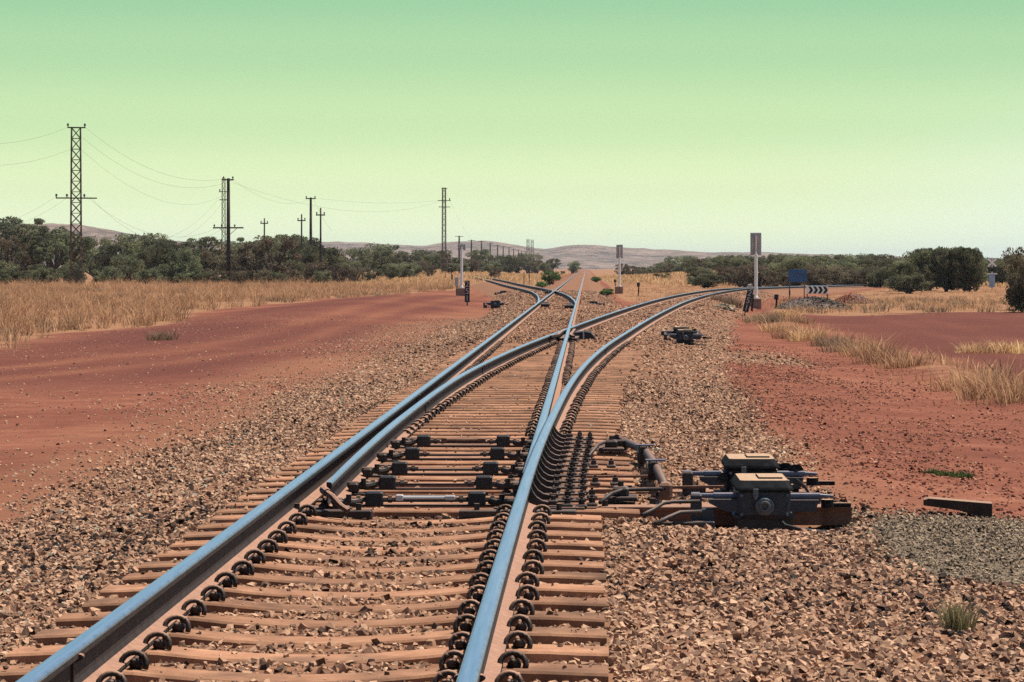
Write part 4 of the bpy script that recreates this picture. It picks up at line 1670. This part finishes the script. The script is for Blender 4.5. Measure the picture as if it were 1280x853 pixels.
KINDS = {}
def add_kind(k, mat, seed, blobs, leaves, lsize, low, upright=False, spread=.30, stems=1, flat=1.0):
    me, cs = crown_mesh('crown', M_[mat], seed, blobs, leaves, lsize, low, flat, upright, spread)
    KINDS.setdefault(k, []).append((me, trunk_mesh('trunk', cs, seed, low, stems=stems)))


for s_ in range(5):
    add_kind('tree', 'leaf', 100 + s_, 44 + 4 * s_, 6500, .048, .10 + .03 * (s_ % 3), stems=1 + s_ % 3, spread=.27)
for s_ in range(4):
    add_kind('talltree', 'leaf', 150 + s_, 20 + 2 * s_, 3600, .046, .38, stems=1 + s_ % 2, spread=.22, flat=.8)
for s_ in range(2):
    add_kind('browntree', 'leafbrown', 200 + s_, 34, 4200, .048, .12, stems=2, spread=.25)
for s_ in range(3):
    add_kind('bush', 'leaf', 300 + s_, 34, 4200, .06, .06, stems=3, spread=.34)
for s_ in range(2):
    add_kind('brush', 'leaf', 400 + s_, 120, 15000, .045, .04, upright=True, stems=4, spread=.20)
for s_ in range(2):
    add_kind('greenbush', 'leafgreen', 500 + s_, 30, 3400, .07, .05, stems=3, spread=.36)
for s_ in range(2):
    add_kind('brownbush', 'leafbrown', 600 + s_, 30, 3000, .06, .06, stems=3, spread=.34)
_ctr = {}


def plant(name, cat, kind, x, y, w_, h_, label, group, sink=.05):
    gz = float(ground_z(x, y))
    i = _ctr.get(kind, 0)
    _ctr[kind] = i + 1
    me, tm = KINDS[kind][i % len(KINDS[kind])]
    o = empty(name, (x, y, gz - sink), random.uniform(0, 6.28))
    o.scale = (w_, w_, h_ * 1.08)
    tag(o, label, cat, group)
    link('crown', me, o)
    link('trunk', tm, o)
    return o


def interp_prof(px, tab):
    return float(np.interp(px, [a for a, b in tab], [b for a, b in tab]))


LT = [(-80, 288), (0, 287), (25, 281), (50, 278), (70, 290), (110, 292), (140, 296), (170, 285), (200, 284), (215, 296), (240, 302), (270, 300), (300, 300), (330, 292), (350, 290), (380, 292), (410, 297), (430, 308), (450, 305), (475, 303),
      (495, 312), (520, 315), (545, 313), (560, 310), (590, 313), (620, 316), (650, 318), (680, 321), (705, 326), (720, 330)]
r2 = random.Random(5)
left = []
px = -75
while px < 712:
    f = max(0, min(1, (px - 380) / 320))
    Y = (345 + r2.uniform(-25, 55)) * (1 - f) + (560 + 260 * f + r2.uniform(-30, 60)) * f
    left.append((px, Y, 'front'))
    px += r2.uniform(15, 24) * (1 - .45 * f)
for k in range(24):
    px = -70 + k * 32 + r2.uniform(-8, 8)
    if px > 690: continue
    left.append((px, 455 + r2.uniform(0, 60) + max(0, px - 380) * 1.6, 'back'))
left.sort()
for i, (px, Y, lay) in enumerate(left):
    x = xat(px, Y)
    gz = float(ground_z(x, Y))
    topy = interp_prof(px, LT) + (r2.choice([r2.uniform(-1, 8), r2.uniform(6, 24)]) if lay == 'front' else r2.uniform(-5, 12))
    h = zat(topy, Y) - gz
    kind = r2.choice(['tree', 'tree', 'tree', 'talltree', 'talltree', 'browntree'])
    if kind == 'talltree' and Y < 560:
        h *= r2.uniform(1.0, 1.06)
    wd = h * r2.uniform(.8, 1.3) if Y < 560 else h * r2.uniform(1.0, 1.6)
    desc = {'tree': 'dark olive bush tree', 'talltree': 'open crowned olive tree', 'browntree': 'dull brownish bush tree'}[kind]
    plant('bush_tree', 'tree', kind, x, Y, wd, h, f'{desc}, {ordinal(i + 1)} from the left in the left-hand belt', 'trees in the left-hand belt')
# low understorey in front of the left belt
us = []
for px in np.arange(-30, 640, 19):
    px = float(px) + r2.uniform(-7, 7)
    f = max(0, min(1, (px - 380) / 320))
    us.append((px, (322 + r2.uniform(-8, 10)) * (1 - f) + (500 + 240 * f) * f))
for i, (px, Y) in enumerate(us):
    x = xat(px, Y)
    h = r2.uniform(1.7, 3.0)
    kind = r2.choice(['bush', 'bush', 'bush', 'brownbush'])
    desc = 'low dark bush' if kind == 'bush' else 'low brownish bush'
    plant('bush', 'bush', kind, x, Y, h * r2.uniform(1.1, 1.7), h, f'{desc} at the foot of left-hand belt, {ordinal(i + 1)} from left', 'bushes at the foot of the left-hand belt')

RT = [(740, 331), (780, 330), (800, 329), (830, 326), (850, 318), (870, 322), (890, 319), (910, 316), (930, 318), (960, 319), (990, 315), (1010, 313), (1030, 320), (1050, 318), (1070, 316), (1100, 319), (1130, 318), (1180, 316), (1300, 318)]
right = []
px = 790
while px < 1330:
    f = max(0, min(1, (px - 790) / 200))
    Y = 640 * (1 - f) + (312 + r2.uniform(-12, 55)) * f
    right.append((px, Y, 'front'))
    px += r2.uniform(9, 15)
for k in range(44):
    px = 778 + k * 12.5 + r2.uniform(-7, 7)
    right.append((px, 700 - min(1, (px - 778) / 200) * 230 + r2.uniform(0, 50), 'back'))
right.sort()
for i, (px, Y, lay) in enumerate(right):
    x = xat(px, Y)
    gz = float(ground_z(x, Y))
    topy = interp_prof(px, RT) + (r2.uniform(1, 9) if lay == 'front' else r2.uniform(-3, 5))
    h = zat(topy, Y) - gz
    kind = 'tree' if r2.random() < (.85 if px > 880 else .5) else 'browntree'
    desc = {'tree': 'dark green bush tree', 'browntree': 'dull brownish bush tree'}[kind]
    plant('bush_tree', 'tree', kind, x, Y, h * r2.uniform(1.1, 1.7), h, f'{desc}, {ordinal(i + 1)} from the left in the right-hand belt', 'trees in the right-hand belt')


us = []
for px in np.arange(868, 1120, 13):
    px = float(px) + r2.uniform(-5, 5)
    us.append((px, 292 + max(0, 930 - px) * 1.6 + r2.uniform(-6, 10)))
for i, (px, Y) in enumerate(us):
    x = xat(px, Y)
    h = r2.uniform(1.6, 2.6)
    kind = r2.choice(['bush', 'bush', 'brownbush'])
    desc = 'low green bush' if kind == 'bush' else 'low brownish bush'
    plant('bush', 'bush', kind, x, Y, h * r2.uniform(1.2, 1.8), h, f'{desc} at the foot of right-hand belt, {ordinal(i + 1)} from left', 'bushes at the foot of the right-hand belt')


def spot(name, cat, kind, px, base_py, zg, wpx, top_py, label, group=None):
    X, Y = at(px, base_py, zg)
    gz = float(ground_z(X, Y))
    return plant(name, cat, kind, X, Y, wpx * Y / F, zat(top_py, Y) - gz, label, group)


# single bushes one can pick out
spot('bush', 'bush', 'brush', 1128, 366, -.8, 50, 322, 'broad dark bush left of the tall upright thicket at right')
spot('bush', 'bush', 'bush', 1136, 368, -.8, 54, 338, 'low rounded olive bush at the left foot of right thicket', )
spot('bush', 'bush', 'brush', 1160, 365, -.8, 66, 300, 'tall upright dark bush, left one of the right thicket')
spot('bush', 'bush', 'brush', 1186, 366, -.8, 56, 303, 'tall upright dark bush, middle one of the right thicket')
spot('bush', 'bush', 'brush', 1209, 366, -.8, 48, 299, 'tall upright dark bush, right one of the right thicket')
spot('bush', 'bush', 'browntree', 1284, 392, -.8, 66, 298, 'dark brownish bush cut by the right edge, nearest')
spot('bush', 'bush', 'brush', 1290, 388, -.8, 70, 306, 'dark bush behind the nearest one at right edge')
spot('bush', 'bush', 'bush', 1278, 392, -.8, 46, 352, 'low dark bush at foot of the right edge bush')
spot('bush', 'bush', 'bush', 882, 361, -.7, 46, 341, 'rounded olive bush left of the nearest signal mast')
spot('bush', 'bush', 'bush', 868, 359, -.7, 22, 343, 'small rounded bush left beside the bigger rounded olive one')
spot('bush', 'bush', 'bush', 828, 351, -.5, 22, 340, 'small dark round bush right of the middle signal mast')
spot('bush', 'bush', 'brownbush', 619, 350, -.6, 18, 333, 'small grey-brown bush right of the left signal mast')
spot('bush', 'bush', 'greenbush', 689, 358, -.6, 22, 337, 'fresh green bush left of the main line')
spot('bush', 'bush', 'greenbush', 677, 359.5, -.6, 16, 351, 'low green shrub at left foot of the fresh green bush')
spot('bush', 'bush', 'greenbush', 745, 355, -.6, 15, 345, 'small bright green shrub right of the main line, farther one')
spot('bush', 'bush', 'greenbush', 758, 374, -.6, 19, 359, 'bright green shrub below the middle signal mast, nearer one')
spot('bush', 'bush', 'bush', 716, 342, -.5, 20, 326, 'round dark green tree at the end of left belt beside the rails')
spot('bush', 'bush', 'greenbush', 540, 347, -.6, 28, 318, 'pale green bush in the left belt near the lone lattice tower')
spot('bush', 'bush', 'brownbush', 525, 348, -.6, 24, 324, 'tan brown bush left of the pale green bush')
spot('bush', 'bush', 'greenbush', 238, 353, -.6, 34, 318, 'yellowish green bush left of the tall timber pole')
spot('bush', 'bush', 'brownbush', 500, 349, -.6, 26, 340, 'low dark scrub beside the far bend of the siding')


# ------------------------------------------------------------------ grass
def blades(name, pts, h, n_each, spread, mat, width, label=None, seed=1, group=None, kind=None, loc=None, lean=.35):
    """upright dry blades, two quads each, around the given roots"""
    r = np.random.default_rng(seed)
    pts = np.asarray(pts, float)
    n = len(pts) * n_each
    k = np.repeat(np.arange(len(pts)), n_each)
    hh = np.asarray(h, float)
    hh = (hh[k] if hh.ndim else np.full(n, hh)) * r.uniform(.45, 1.1, n)
    a = r.uniform(0, 2 * np.pi, n)
    rad = spread * np.sqrt(r.uniform(0, 1, n)) * (np.asarray(h, float)[k] / np.mean(h) if np.asarray(h).ndim else 1)
    x = pts[k, 0] + rad * np.cos(a)
    y = pts[k, 1] + rad * np.sin(a)
    z = ground_z(x, y) - .02
    ln = lean * hh * r.uniform(.1, 1.2, n)
    b = a + r.normal(0, .6, n)
    dx, dy = np.cos(b) * ln, np.sin(b) * ln
    wv = width * r.uniform(.6, 1.4, n)
    # width vector lies mostly across the view so that blades keep a body from any side
    wa = r.uniform(0, np.pi, n)
    wx, wy = np.cos(wa) * wv / 2, np.sin(wa) * wv / 2
    p0 = np.stack([x, y, z], 1)
    p1 = np.stack([x + dx * .35, y + dy * .35, z + hh * .6], 1)
    p2 = np.stack([x + dx, y + dy, z + hh], 1)
    W = np.stack([wx, wy, 0 * wx], 1)
    V = np.stack([p0 - W, p0 + W, p1 - W * .8, p1 + W * .8, p2 - W * .15, p2 + W * .15], 1).reshape(-1, 3)
    base = np.arange(n)[:, None] * 6
    L = np.concatenate([base + np.array([0, 1, 3, 2]), base + np.array([2, 3, 5, 4])], 1).ravel()
    cl = r.uniform(0, 1, len(pts))
    sh = np.clip(.65 * cl[k] + .45 * r.uniform(0, 1, n), 0, 1)
    if loc is not None:
        V -= np.array(loc)
    me = np_mesh(name, V, L, 4, mat, dict(shade=np.repeat(sh, 6)))
    o = link(name, me, None, loc if loc is not None else (0, 0, 0))
    if label: tag(o, label, 'grass', group)
    if kind: o['kind'] = kind
    return o


def scatter(n, x0, x1, y0, y1, wfun, seed, ypow=1.0):
    r = np.random.default_rng(seed)
    x = r.uniform(x0, x1, n)
    y = y0 + (y1 - y0) * r.uniform(0, 1, n)**ypow
    keep = r.uniform(0, 1, n) < wfun(x, y)
    return np.stack([x[keep], y[keep]], 1)


def in_view(x, y, m=1.12):
    u = VX + F * x / y
    return (u > 640 - 640 * m) & (u < 640 + 640 * m)


gl = lambda x, y: litter_w(x, y)**1.5 * in_view(x, y) * (fbm(x * .3, y * .12, 4) * 3.2 - 1.0).clip(.10, 1)
pl = scatter(15000, -75, -12, 62, 300, gl, 21, 1.1)
hl = .20 + .90 * fbm(pl[:, 0] * .25, pl[:, 1] * .12, 3)**1.3 * np.random.default_rng(3).uniform(.15, 1.7, len(pl))
blades('dry_grass', pl, hl, 18, .28, M_['grass'], .024, lean=.9, label= 'straw coloured dry grass covering the left verge below the tree belt', seed=22, kind='stuff')
gr = lambda x, y: litter_w(x, y)**1.5 * in_view(x, y) * (fbm(x * .4 + 9, y * .16, 4) * 3.2 - 1.2).clip(.05, 1)
pr = scatter(16000, 3, 60, 36, 330, gr, 31, 1.0)
hr = (1 - .5 * sstep(170, 220, pr[:, 1])) * (.10 + .40 * fbm(pr[:, 0] * .3, pr[:, 1] * .15, 3) * np.random.default_rng(4).uniform(.5, 1.3, len(pr)))
blades('dry_grass', pr, hr, 14, .30, M_['grass'], .022, lean=.8, label= 'straw coloured dry grass on the right verge and along the curved branch', seed=32, kind='stuff')
pm = np.concatenate([scatter(6000, -60, -3, 300, 760, lambda x, y: litter_w(x, y) * in_view(x, y) * .7, 41), scatter(4000, 3, 60, 300, 620, lambda x, y: litter_w(x, y) * in_view(x, y) * .7, 42)])
blades('dry_grass', pm, .5, 5, .9, M_['grass'], .09, 'far dry grass on both sides of the line near the horizon', 43, kind='stuff')
pg = scatter(1500, -60, -12, 70, 280, lambda x, y: sstep(.3, .8, litter_w(x, y)) * in_view(x, y) * .4, 51)
pg = np.concatenate([pg, scatter(900, 3, 40, 40, 200, lambda x, y: sstep(.3, .8, litter_w(x, y)) * in_view(x, y) * .4, 52)])
blades('grey_scrub', pg, .38, 34, .42, M_['greygrass'], .028, 'low grey-brown scrub among the dry grass on both verges', 53, kind='stuff', lean=.7)

# separate tussocks near the right-hand road
TUS = [(1235, 512, -.62, .62, 'biggest straw grass tussock at right edge beside the red road', 'grass'), (1206, 498, -.62, .42, 'grass tussock left of the biggest one at right edge', 'grass'), (1272, 520, -.62, .5, 'grass tussock cut by the right edge', 'grass'),
       (1105, 462, -.6, .5, 'straw grass tussock in the windrow, midway along the red slope', 'grass'), (1082, 452, -.6, .55, 'grass tussock just left of the midway one in the windrow', 'grass'), (1130, 470, -.62, .4, 'low grass tussock right of the midway one', 'grass'),
       (1060, 446, -.6, .36, 'grey tussock in the windrow, left of the straw tussocks', 'greygrass'), (1010, 432, -.6, .5, 'straw tussock below the chevron board', 'grass'), (985, 428, -.6, .45, 'straw tussock left of the one below chevron board', 'grass'), (1042, 438, -.6, .4, 'faded green tussock in the windrow', 'greygrass'),
       (960, 408, -.7, .5, 'grey bushy tussock right of the leaning plate', 'greygrass'), (915, 388, -.6, .6, 'grey-brown tussock left of the leaning plate', 'greygrass'), (945, 404, -.7, .45, 'grey tussock below the nearest signal base', 'greygrass'),
       (985, 398, -.75, .45, 'straw tussock left of the grey stony heap', 'grass'), (1003, 408, -.75, .4, 'straw tussock just below the grey stony heap', 'grass'), (968, 418, -.65, .45, 'straw tussock at the left end of the windrow', 'grass'), (900, 383, -.5, .35, 'small grey tussock beside the curved rail, left of the plate', 'greygrass'),
       (1240, 440, -.8, .45, 'strip of straw grass on the red road at right', 'grass'), (1215, 441, -.8, .35, 'left end tussock of the grass strip on the red road', 'grass'), (1268, 440, -.8, .4, 'right end tussock of the grass strip on red road', 'grass')]
for k, (px, py, zg, h, lab, mt) in enumerate(TUS):
    X, Y = at(px, py, zg)
    gz = float(ground_z(X, Y))
    rr = np.random.default_rng(900 + k)
    pts = np.stack([X + rr.normal(0, .18, 22), Y + rr.normal(0, .30, 22)], 1)
    blades('grass_tussock', pts, h * rr.uniform(.25, 1.0, 22), 26, .24, M_[mt], .007 + .0001 * Y, lab, 600 + k, 'dry tussocks beside the right-hand road', loc=(X, Y, gz), lean=.95)
# small plants in the foreground
X, Y = at(1198, 786, -.30)
blades('small_plant', np.array([[X, Y], [X + .03, Y + .03], [X - .03, Y + .02]]), .16, 90, .05, M_['paleplant'], .006, 'small pale wispy plant on the ballast at lower right', 71, loc=(X, Y, float(ground_z(X, Y))), lean=.5)
bpy.data.objects['small_plant']['category'] = 'plant'
X, Y = at(1197, 594, -.40)
rr = np.random.default_rng(8)
blades('green_weed', np.stack([X + rr.normal(0, .10, 9), Y + rr.normal(0, .12, 9)], 1), .07, 60, .06, M_['leafgreen'], .010, 'small green weed on the red slope at right', 72, loc=(X, Y, float(ground_z(X, Y))), lean=.9)
bpy.data.objects['green_weed']['category'] = 'plant'
X, Y = at(202, 428, -.6)
blades('small_plant', np.array([[X, Y], [X + .2, Y + .2], [X - .2, Y]]), .30, 60, .2, M_['greygrass'], .022, 'tiny dark plant at the left edge of the red road', 73, loc=(X, Y, float(ground_z(X, Y))), lean=.7)
bpy.data.objects['small_plant.001']['category'] = 'plant'


# ------------------------------------------------------------------ stones
CUBE = np.array([(x, y, z) for z in (-1, 1) for y in (-1, 1) for x in (-1, 1)], float) * .5
CUBE[4:, :2] *= .58          # narrower on top: chunky, several facets in view
CF = np.array([(4, 5, 7, 6), (0, 1, 5, 4), (2, 6, 7, 3), (0, 4, 6, 2), (1, 3, 7, 5)])


def stones(name, xy, size, mat, label, seed, zoff=.15, cat='stones', zfun=None, tilt=.45, shade=None):
    r = np.random.default_rng(seed)
    n = len(xy)
    x, y = xy[:, 0], xy[:, 1]
    z = (zfun or ground_z)(x, y)
    sz = size * np.exp(np.clip(r.normal(0, .42, n), -.8, .62)) if np.ndim(size) == 0 else size
    V = CUBE[None] * (1 + r.uniform(-.42, .42, (n, 8, 3)))
    V = V * np.stack([np.ones(n), r.uniform(.6, 1, n), r.uniform(.42, .80, n)], 1)[:, None, :]
    V *= sz[:, None, None]
    q = r.normal(size=(n, 4)) * np.array([1.6, tilt, tilt, 1.6])
    q /= np.linalg.norm(q, axis=1)[:, None]
    w_, i, j, k = q.T
    Rm = np.stack([1 - 2 * (j * j + k * k), 2 * (i * j - k * w_), 2 * (i * k + j * w_), 2 * (i * j + k * w_), 1 - 2 * (i * i + k * k), 2 * (j * k - i * w_),
                   2 * (i * k - j * w_), 2 * (j * k + i * w_), 1 - 2 * (i * i + j * j)], 1).reshape(n, 3, 3)
    V = np.einsum('nij,nvj->nvi', Rm, V)
    V[:, :, 0] += x[:, None]
    V[:, :, 1] += y[:, None]
    V[:, :, 2] += (z + sz * zoff * r.uniform(-.8, 2.2, n))[:, None]
    L = (np.arange(n)[:, None, None] * 8 + CF[None]).ravel()
    sh = r.uniform(0, 1, n) if shade is None else shade
    me = np_mesh(name, V.reshape(-1, 3), L, 4, mat, dict(shade=np.repeat(sh, 8)))
    o = link(name, me)
    tag(o, label, cat, kind='stuff')
    return o


sl_y = np.array([s_[0] for s_ in SL])
sl_0 = np.array([s_[1] for s_ in SL])
sl_1 = np.array([s_[2] for s_ in SL])


def clear_of_track(x, y, r, chips=.02):
    """keep stones off the sleepers and rails"""
    i = np.clip(np.round((y - sl_y[0]) / .6).astype(int), 0, len(sl_y) - 1)
    dy = np.abs(y - sl_y[i])
    on_s = (x > sl_0[i] - .02) & (x < sl_1[i] + .02) & (dy < .125) & (y < 62.4)
    d1 = off1(np.minimum(y, 410))
    on_r = np.zeros(len(x), bool)
    for xr in (XL, XR):
        on_r |= np.abs(x - xr) < .10
    on_r |= np.abs(x - XR - d1) < .10
    on_r |= (np.abs(x - XL - d1) < .10) & (y > TOE)
    on_s &= r.uniform(0, 1, len(x)) > chips
    sw = (x > XL) & (x < XR + .35) & (y > 19) & (y < 62) & (r.uniform(0, 1, len(x)) > np.where(y < 30, .22, .45))     # the turnout is choked with dust
    mach = ((x > .95) & (x < 1.42) & (y > 19.2) & (y < 22.3)) | ((x > .75) & (x < 1.5) & (y > 18.9) & (y < 19.8) & (r.uniform(0, 1, len(x)) > .45)) | ((x > -.05) & (x < 1.8) & (y > 19.3) & (y < 20.0) & (r.uniform(0, 1, len(x)) > .25)) | ((x > -.05) & (x < 1.8) & (np.abs(y - 19.84) < .13))
    crib = (x > XL) & (x < XR) & (y < 19.2) & (r.uniform(0, 1, len(x)) > .6)      # dust fills the cribs in front
    return ~(on_s | on_r | sw | mach | crib)


def ballast_points(n, y0, y1, seed, xmin=-6, xmax=6, thr=.45):
    r = np.random.default_rng(seed)
    x = r.uniform(xmin, xmax, n)
    y = r.uniform(y0, y1, n)
    bw = ballast_w(x, y)
    gw = gravel_w(x, y)
    keep = (r.uniform(0, 1, n) < np.clip(bw * 1.15 - .05, 0, 1)) & (gw < .4 + .2 * r.uniform(0, 1, n)) & in_view(x, y, 1.25) & clear_of_track(x, y, r)
    return np.stack([x[keep], y[keep]], 1)


def shade_patchy(p, seed, lift=0):
    r = np.random.default_rng(seed)
    pat = fbm(p[:, 0] * .55, p[:, 1] * .16, 3)
    g = np.exp(-((p[:, 0] - .35) / .35)**2 - ((p[:, 1] - 26.5) / 2)**2) + np.exp(-((p[:, 0] + 3.1) / .45)**2) * .6
    sh = np.clip(r.uniform(0, 1, len(p))**1.1 * .85 + .5 * (pat - .45), 0, .93)
    return np.where(r.uniform(0, 1, len(p)) < .12 * np.clip(g, 0, 1), r.uniform(.93, 1, len(p)), sh)


p1 = ballast_points(100000, 8.5, 20.5, 61, -4.5, 4.5)
stones('ballast_stones', p1, .0245, M_['ballast'], 'angular brown ballast stones around the track in the foreground', 62, tilt=.42, zoff=.14, shade=shade_patchy(p1, 1))
p1b = ballast_points(32000, 8.5, 20.5, 161, -4.5, 4.5)
stones('ballast_stones', p1b, .014, M_['ballast'], 'small brown ballast chips between the foreground stones', 162, zoff=.1, shade=shade_patchy(p1b, 2))
p2 = ballast_points(105000, 20.5, 44, 63, -6, 5)
stones('ballast_stones', p2, .025, M_['ballast'], 'brown ballast stones beside the switch and the machines', 64, tilt=.42, zoff=.14, shade=shade_patchy(p2, 3))
p3 = ballast_points(60000, 44, 105, 65, -7, 10)
stones('ballast_stones', p3, .036, M_['ballast'], 'far brown ballast stones along the curving branch and main line', 66, tilt=.32, zoff=.08, shade=shade_patchy(p3, 4))

p4 = ballast_points(34000, 105, 200, 67, -12, 16)
stones('ballast_stones', p4, .055, M_['ballast'], 'farthest brown ballast stones around the siding and beyond the crossing', 68, tilt=.25, zoff=.05, shade=shade_patchy(p4, 5))
rp = np.random.default_rng(77)
# chips lying on the sleepers
rc = np.random.default_rng(91)
cx_, cy_, cz_ = [], [], []
for k, (yy, a, b, hw) in enumerate(SL[:70]):
    nn = 26 if k < nf else 30
    xx = rc.uniform(a, b, nn)
    cx_ += list(xx)
    cy_ += list(yy + rc.uniform(-.09, .09, nn))
    cz_ += list(ZS - (.045 * np.clip(1 - ((xx - XC) / .69)**2, 0, 1) if k < nf else .008) + 0 * xx)
cp = np.stack([cx_, cy_], 1)
okk = np.ones(len(cp), bool)
for xr in (XL, XR):
    okk &= np.abs(cp[:, 0] - xr) > .2
okk &= (np.abs(cp[:, 0] - XR - off1(cp[:, 1])) > .2) & ((np.abs(cp[:, 0] - XL - off1(cp[:, 1])) > .2) | (cp[:, 1] < TOE))
cz_ = np.array(cz_)[okk]
stones('ballast_chips', cp[okk], .015, M_['ballast'], 'small stone chips and grit lying on the sleeper tops', 92, zoff=.2, zfun=lambda x, y: cz_)
gp = np.stack([rp.uniform(1.0, 3.8, 52000), rp.uniform(9.5, 21, 52000)], 1)
gp = gp[rp.uniform(0, 1, 52000) < gravel_w(gp[:, 0], gp[:, 1]) * 1.3]
stones('gravel', gp, .0135, M_['gravel'], 'fine grey gravel heaped right of the nearest point machine', 78, zoff=.2)

# scattered pebbles on the red earth
def red_pts(n, x0, x1, y0, y1, seed, dens):
    r = np.random.default_rng(seed)
    x = r.uniform(x0, x1, n)
    y = r.uniform(y0, y1, n)
    k = (ballast_w(x, y) < .6) & (r.uniform(0, 1, n) < dens(x, y)) & in_view(x, y, 1.25) & (gravel_w(x, y) < .3)
    return np.stack([x[k], y[k]], 1)


pp1 = red_pts(60000, .8, 8, 14, 70, 81, lambda x, y: (.25 + 1.0 * sstep(.35, .75, fbm(x * .9, y * .3, 3))) * (1 - sstep(5.2, 6.6, x)) * (1.15 - sstep(2, 5, x) * .75))
stones('pebbles', pp1, .024, M_['pebble'], 'reddish pebbles strewn on the red slope right of the track', 82, zoff=.05, tilt=.3)
pp2 = red_pts(90000, -15, -2.8, 18, 110, 83, lambda x, y: (.07 + 1.0 * (1 - sstep(3.6, 7.0, -x + 3 * (fbm(x * .5, y * .15, 3) - .5)))) * (.4 + fbm(x * .5, y * .2, 3)))
stones('pebbles', pp2, .025, M_['ballast'], 'brown and reddish pebbles strewn on the red road left of the track', 84, zoff=.05, tilt=.3, shade=np.random.default_rng(85).uniform(.05, .85, len(pp2)))


def heap(px, py, zg, w_, d_, h_, label, mat, seed, n=2200, size=.07):
    X, Y = at(px, py, zg)
    gz = float(ground_z(X, Y))
    o = empty('gravel_heap', (X, Y, gz))
    tag(o, label, 'heap')
    g = 24
    u = np.linspace(-1, 1, g)
    A, B = np.meshgrid(u, u)
    rad = np.sqrt(A**2 + B**2)
    Z = h_ * np.clip(1 - rad**1.6, -.15, 1) * (.8 + .5 * fbm(A * 2 + seed, B * 2, 3))
    q = (np.arange(g - 1)[:, None] * g + np.arange(g - 1)[None, :]).ravel()
    me = np_mesh('mound', np.stack([A.ravel() * w_ / 2, B.ravel() * d_ / 2, Z.ravel()], 1), np.stack([q, q + 1, q + g + 1, q + g], 1).ravel(), 4, M_['greysoil'], smooth=True)
    link('mound', me, o)
    r = np.random.default_rng(seed)
    a, rr = r.uniform(0, 6.28, n), np.sqrt(r.uniform(0, 1, n))
    xs, ys_ = rr * np.cos(a) * w_ / 2, rr * np.sin(a) * d_ / 2
    zf = lambda x, y: h_ * np.clip(1 - (np.sqrt((2 * x / w_)**2 + (2 * y / d_)**2))**1.6, -.1, 1) * .95
    s_ = stones('stones', np.stack([xs, ys_], 1), size, mat, None, seed, zfun=zf)
    s_.parent = o
    s_['kind'] = 'stuff'
    if 'category' in s_: del s_['category']
    if 'label' in s_: del s_['label']


M_['heapstone'] = make_stone_mat('heap_stone', [(0, (.04, .032, .03)), (.5, (.10, .075, .065)), (1, (.19, .145, .12))])
M_['greysoil'] = simple('grey_soil', (.06, .043, .036), (.14, .10, .08), 3, .95, bmp=.5, bdist=.03)
heap(1016, 388, -.82, 4.0, 6, .62, 'grey stony heap below the chevron board', M_['heapstone'], 301)
heap(1066, 380, -.82, 2.4, 5, .55, 'smaller brown heap right of the chevron board', M_['pebble'], 302)
heap(905, 391, -.55, 1.0, 2.0, .16, 'pale little patch of stones below the curved rail', M_['gravel'], 303, 200, .1)

# dark timber off-cut on the gravel
X0, Y0 = at(1162, 640, -.33)
X1, Y1 = at(1238, 656, -.33)
m = MB()
z0 = float(ground_z((X0 + X1) / 2, (Y0 + Y1) / 2)) + .03
m.prism([(-.235, .012), (-.235, .05), (-.20, .062), (.235, .045), (.24, -.07), (.19, -.06), (0, -.01)], 'y', -.09, .09)
o = m.build('timber_offcut', M_['timber'], None, ((X0 + X1) / 2, (Y0 + Y1) / 2 + .1, z0 + .02), (0, R(2), R(-6)))
tag(o, 'dark timber off-cut lying on the grey gravel at right', 'timber')

# ------------------------------------------------------------------ haze
def haze_box():
    m = bpy.data.materials.new('haze')
    m.use_nodes = True
    n = m.node_tree
    n.nodes.clear()
    o_ = n.nodes.new('ShaderNodeOutputMaterial')
    v = n.nodes.new('ShaderNodeVolumePrincipled')
    v.inputs['Color'].default_value = (.78, .86, .96, 1)
    v.inputs['Density'].default_value = .00006
    v.inputs['Anisotropy'].default_value = .2
    n.links.new(v.outputs[0], o_.inputs['Volume'])
    mb = MB()
    mb.box((0, 4000, 25), (15500, 21500, 110))
    ob = mb.build('haze', m)
    tag(ob, 'pale blue heat haze over the distant plain and hills', 'haze', kind='stuff')


haze_box()
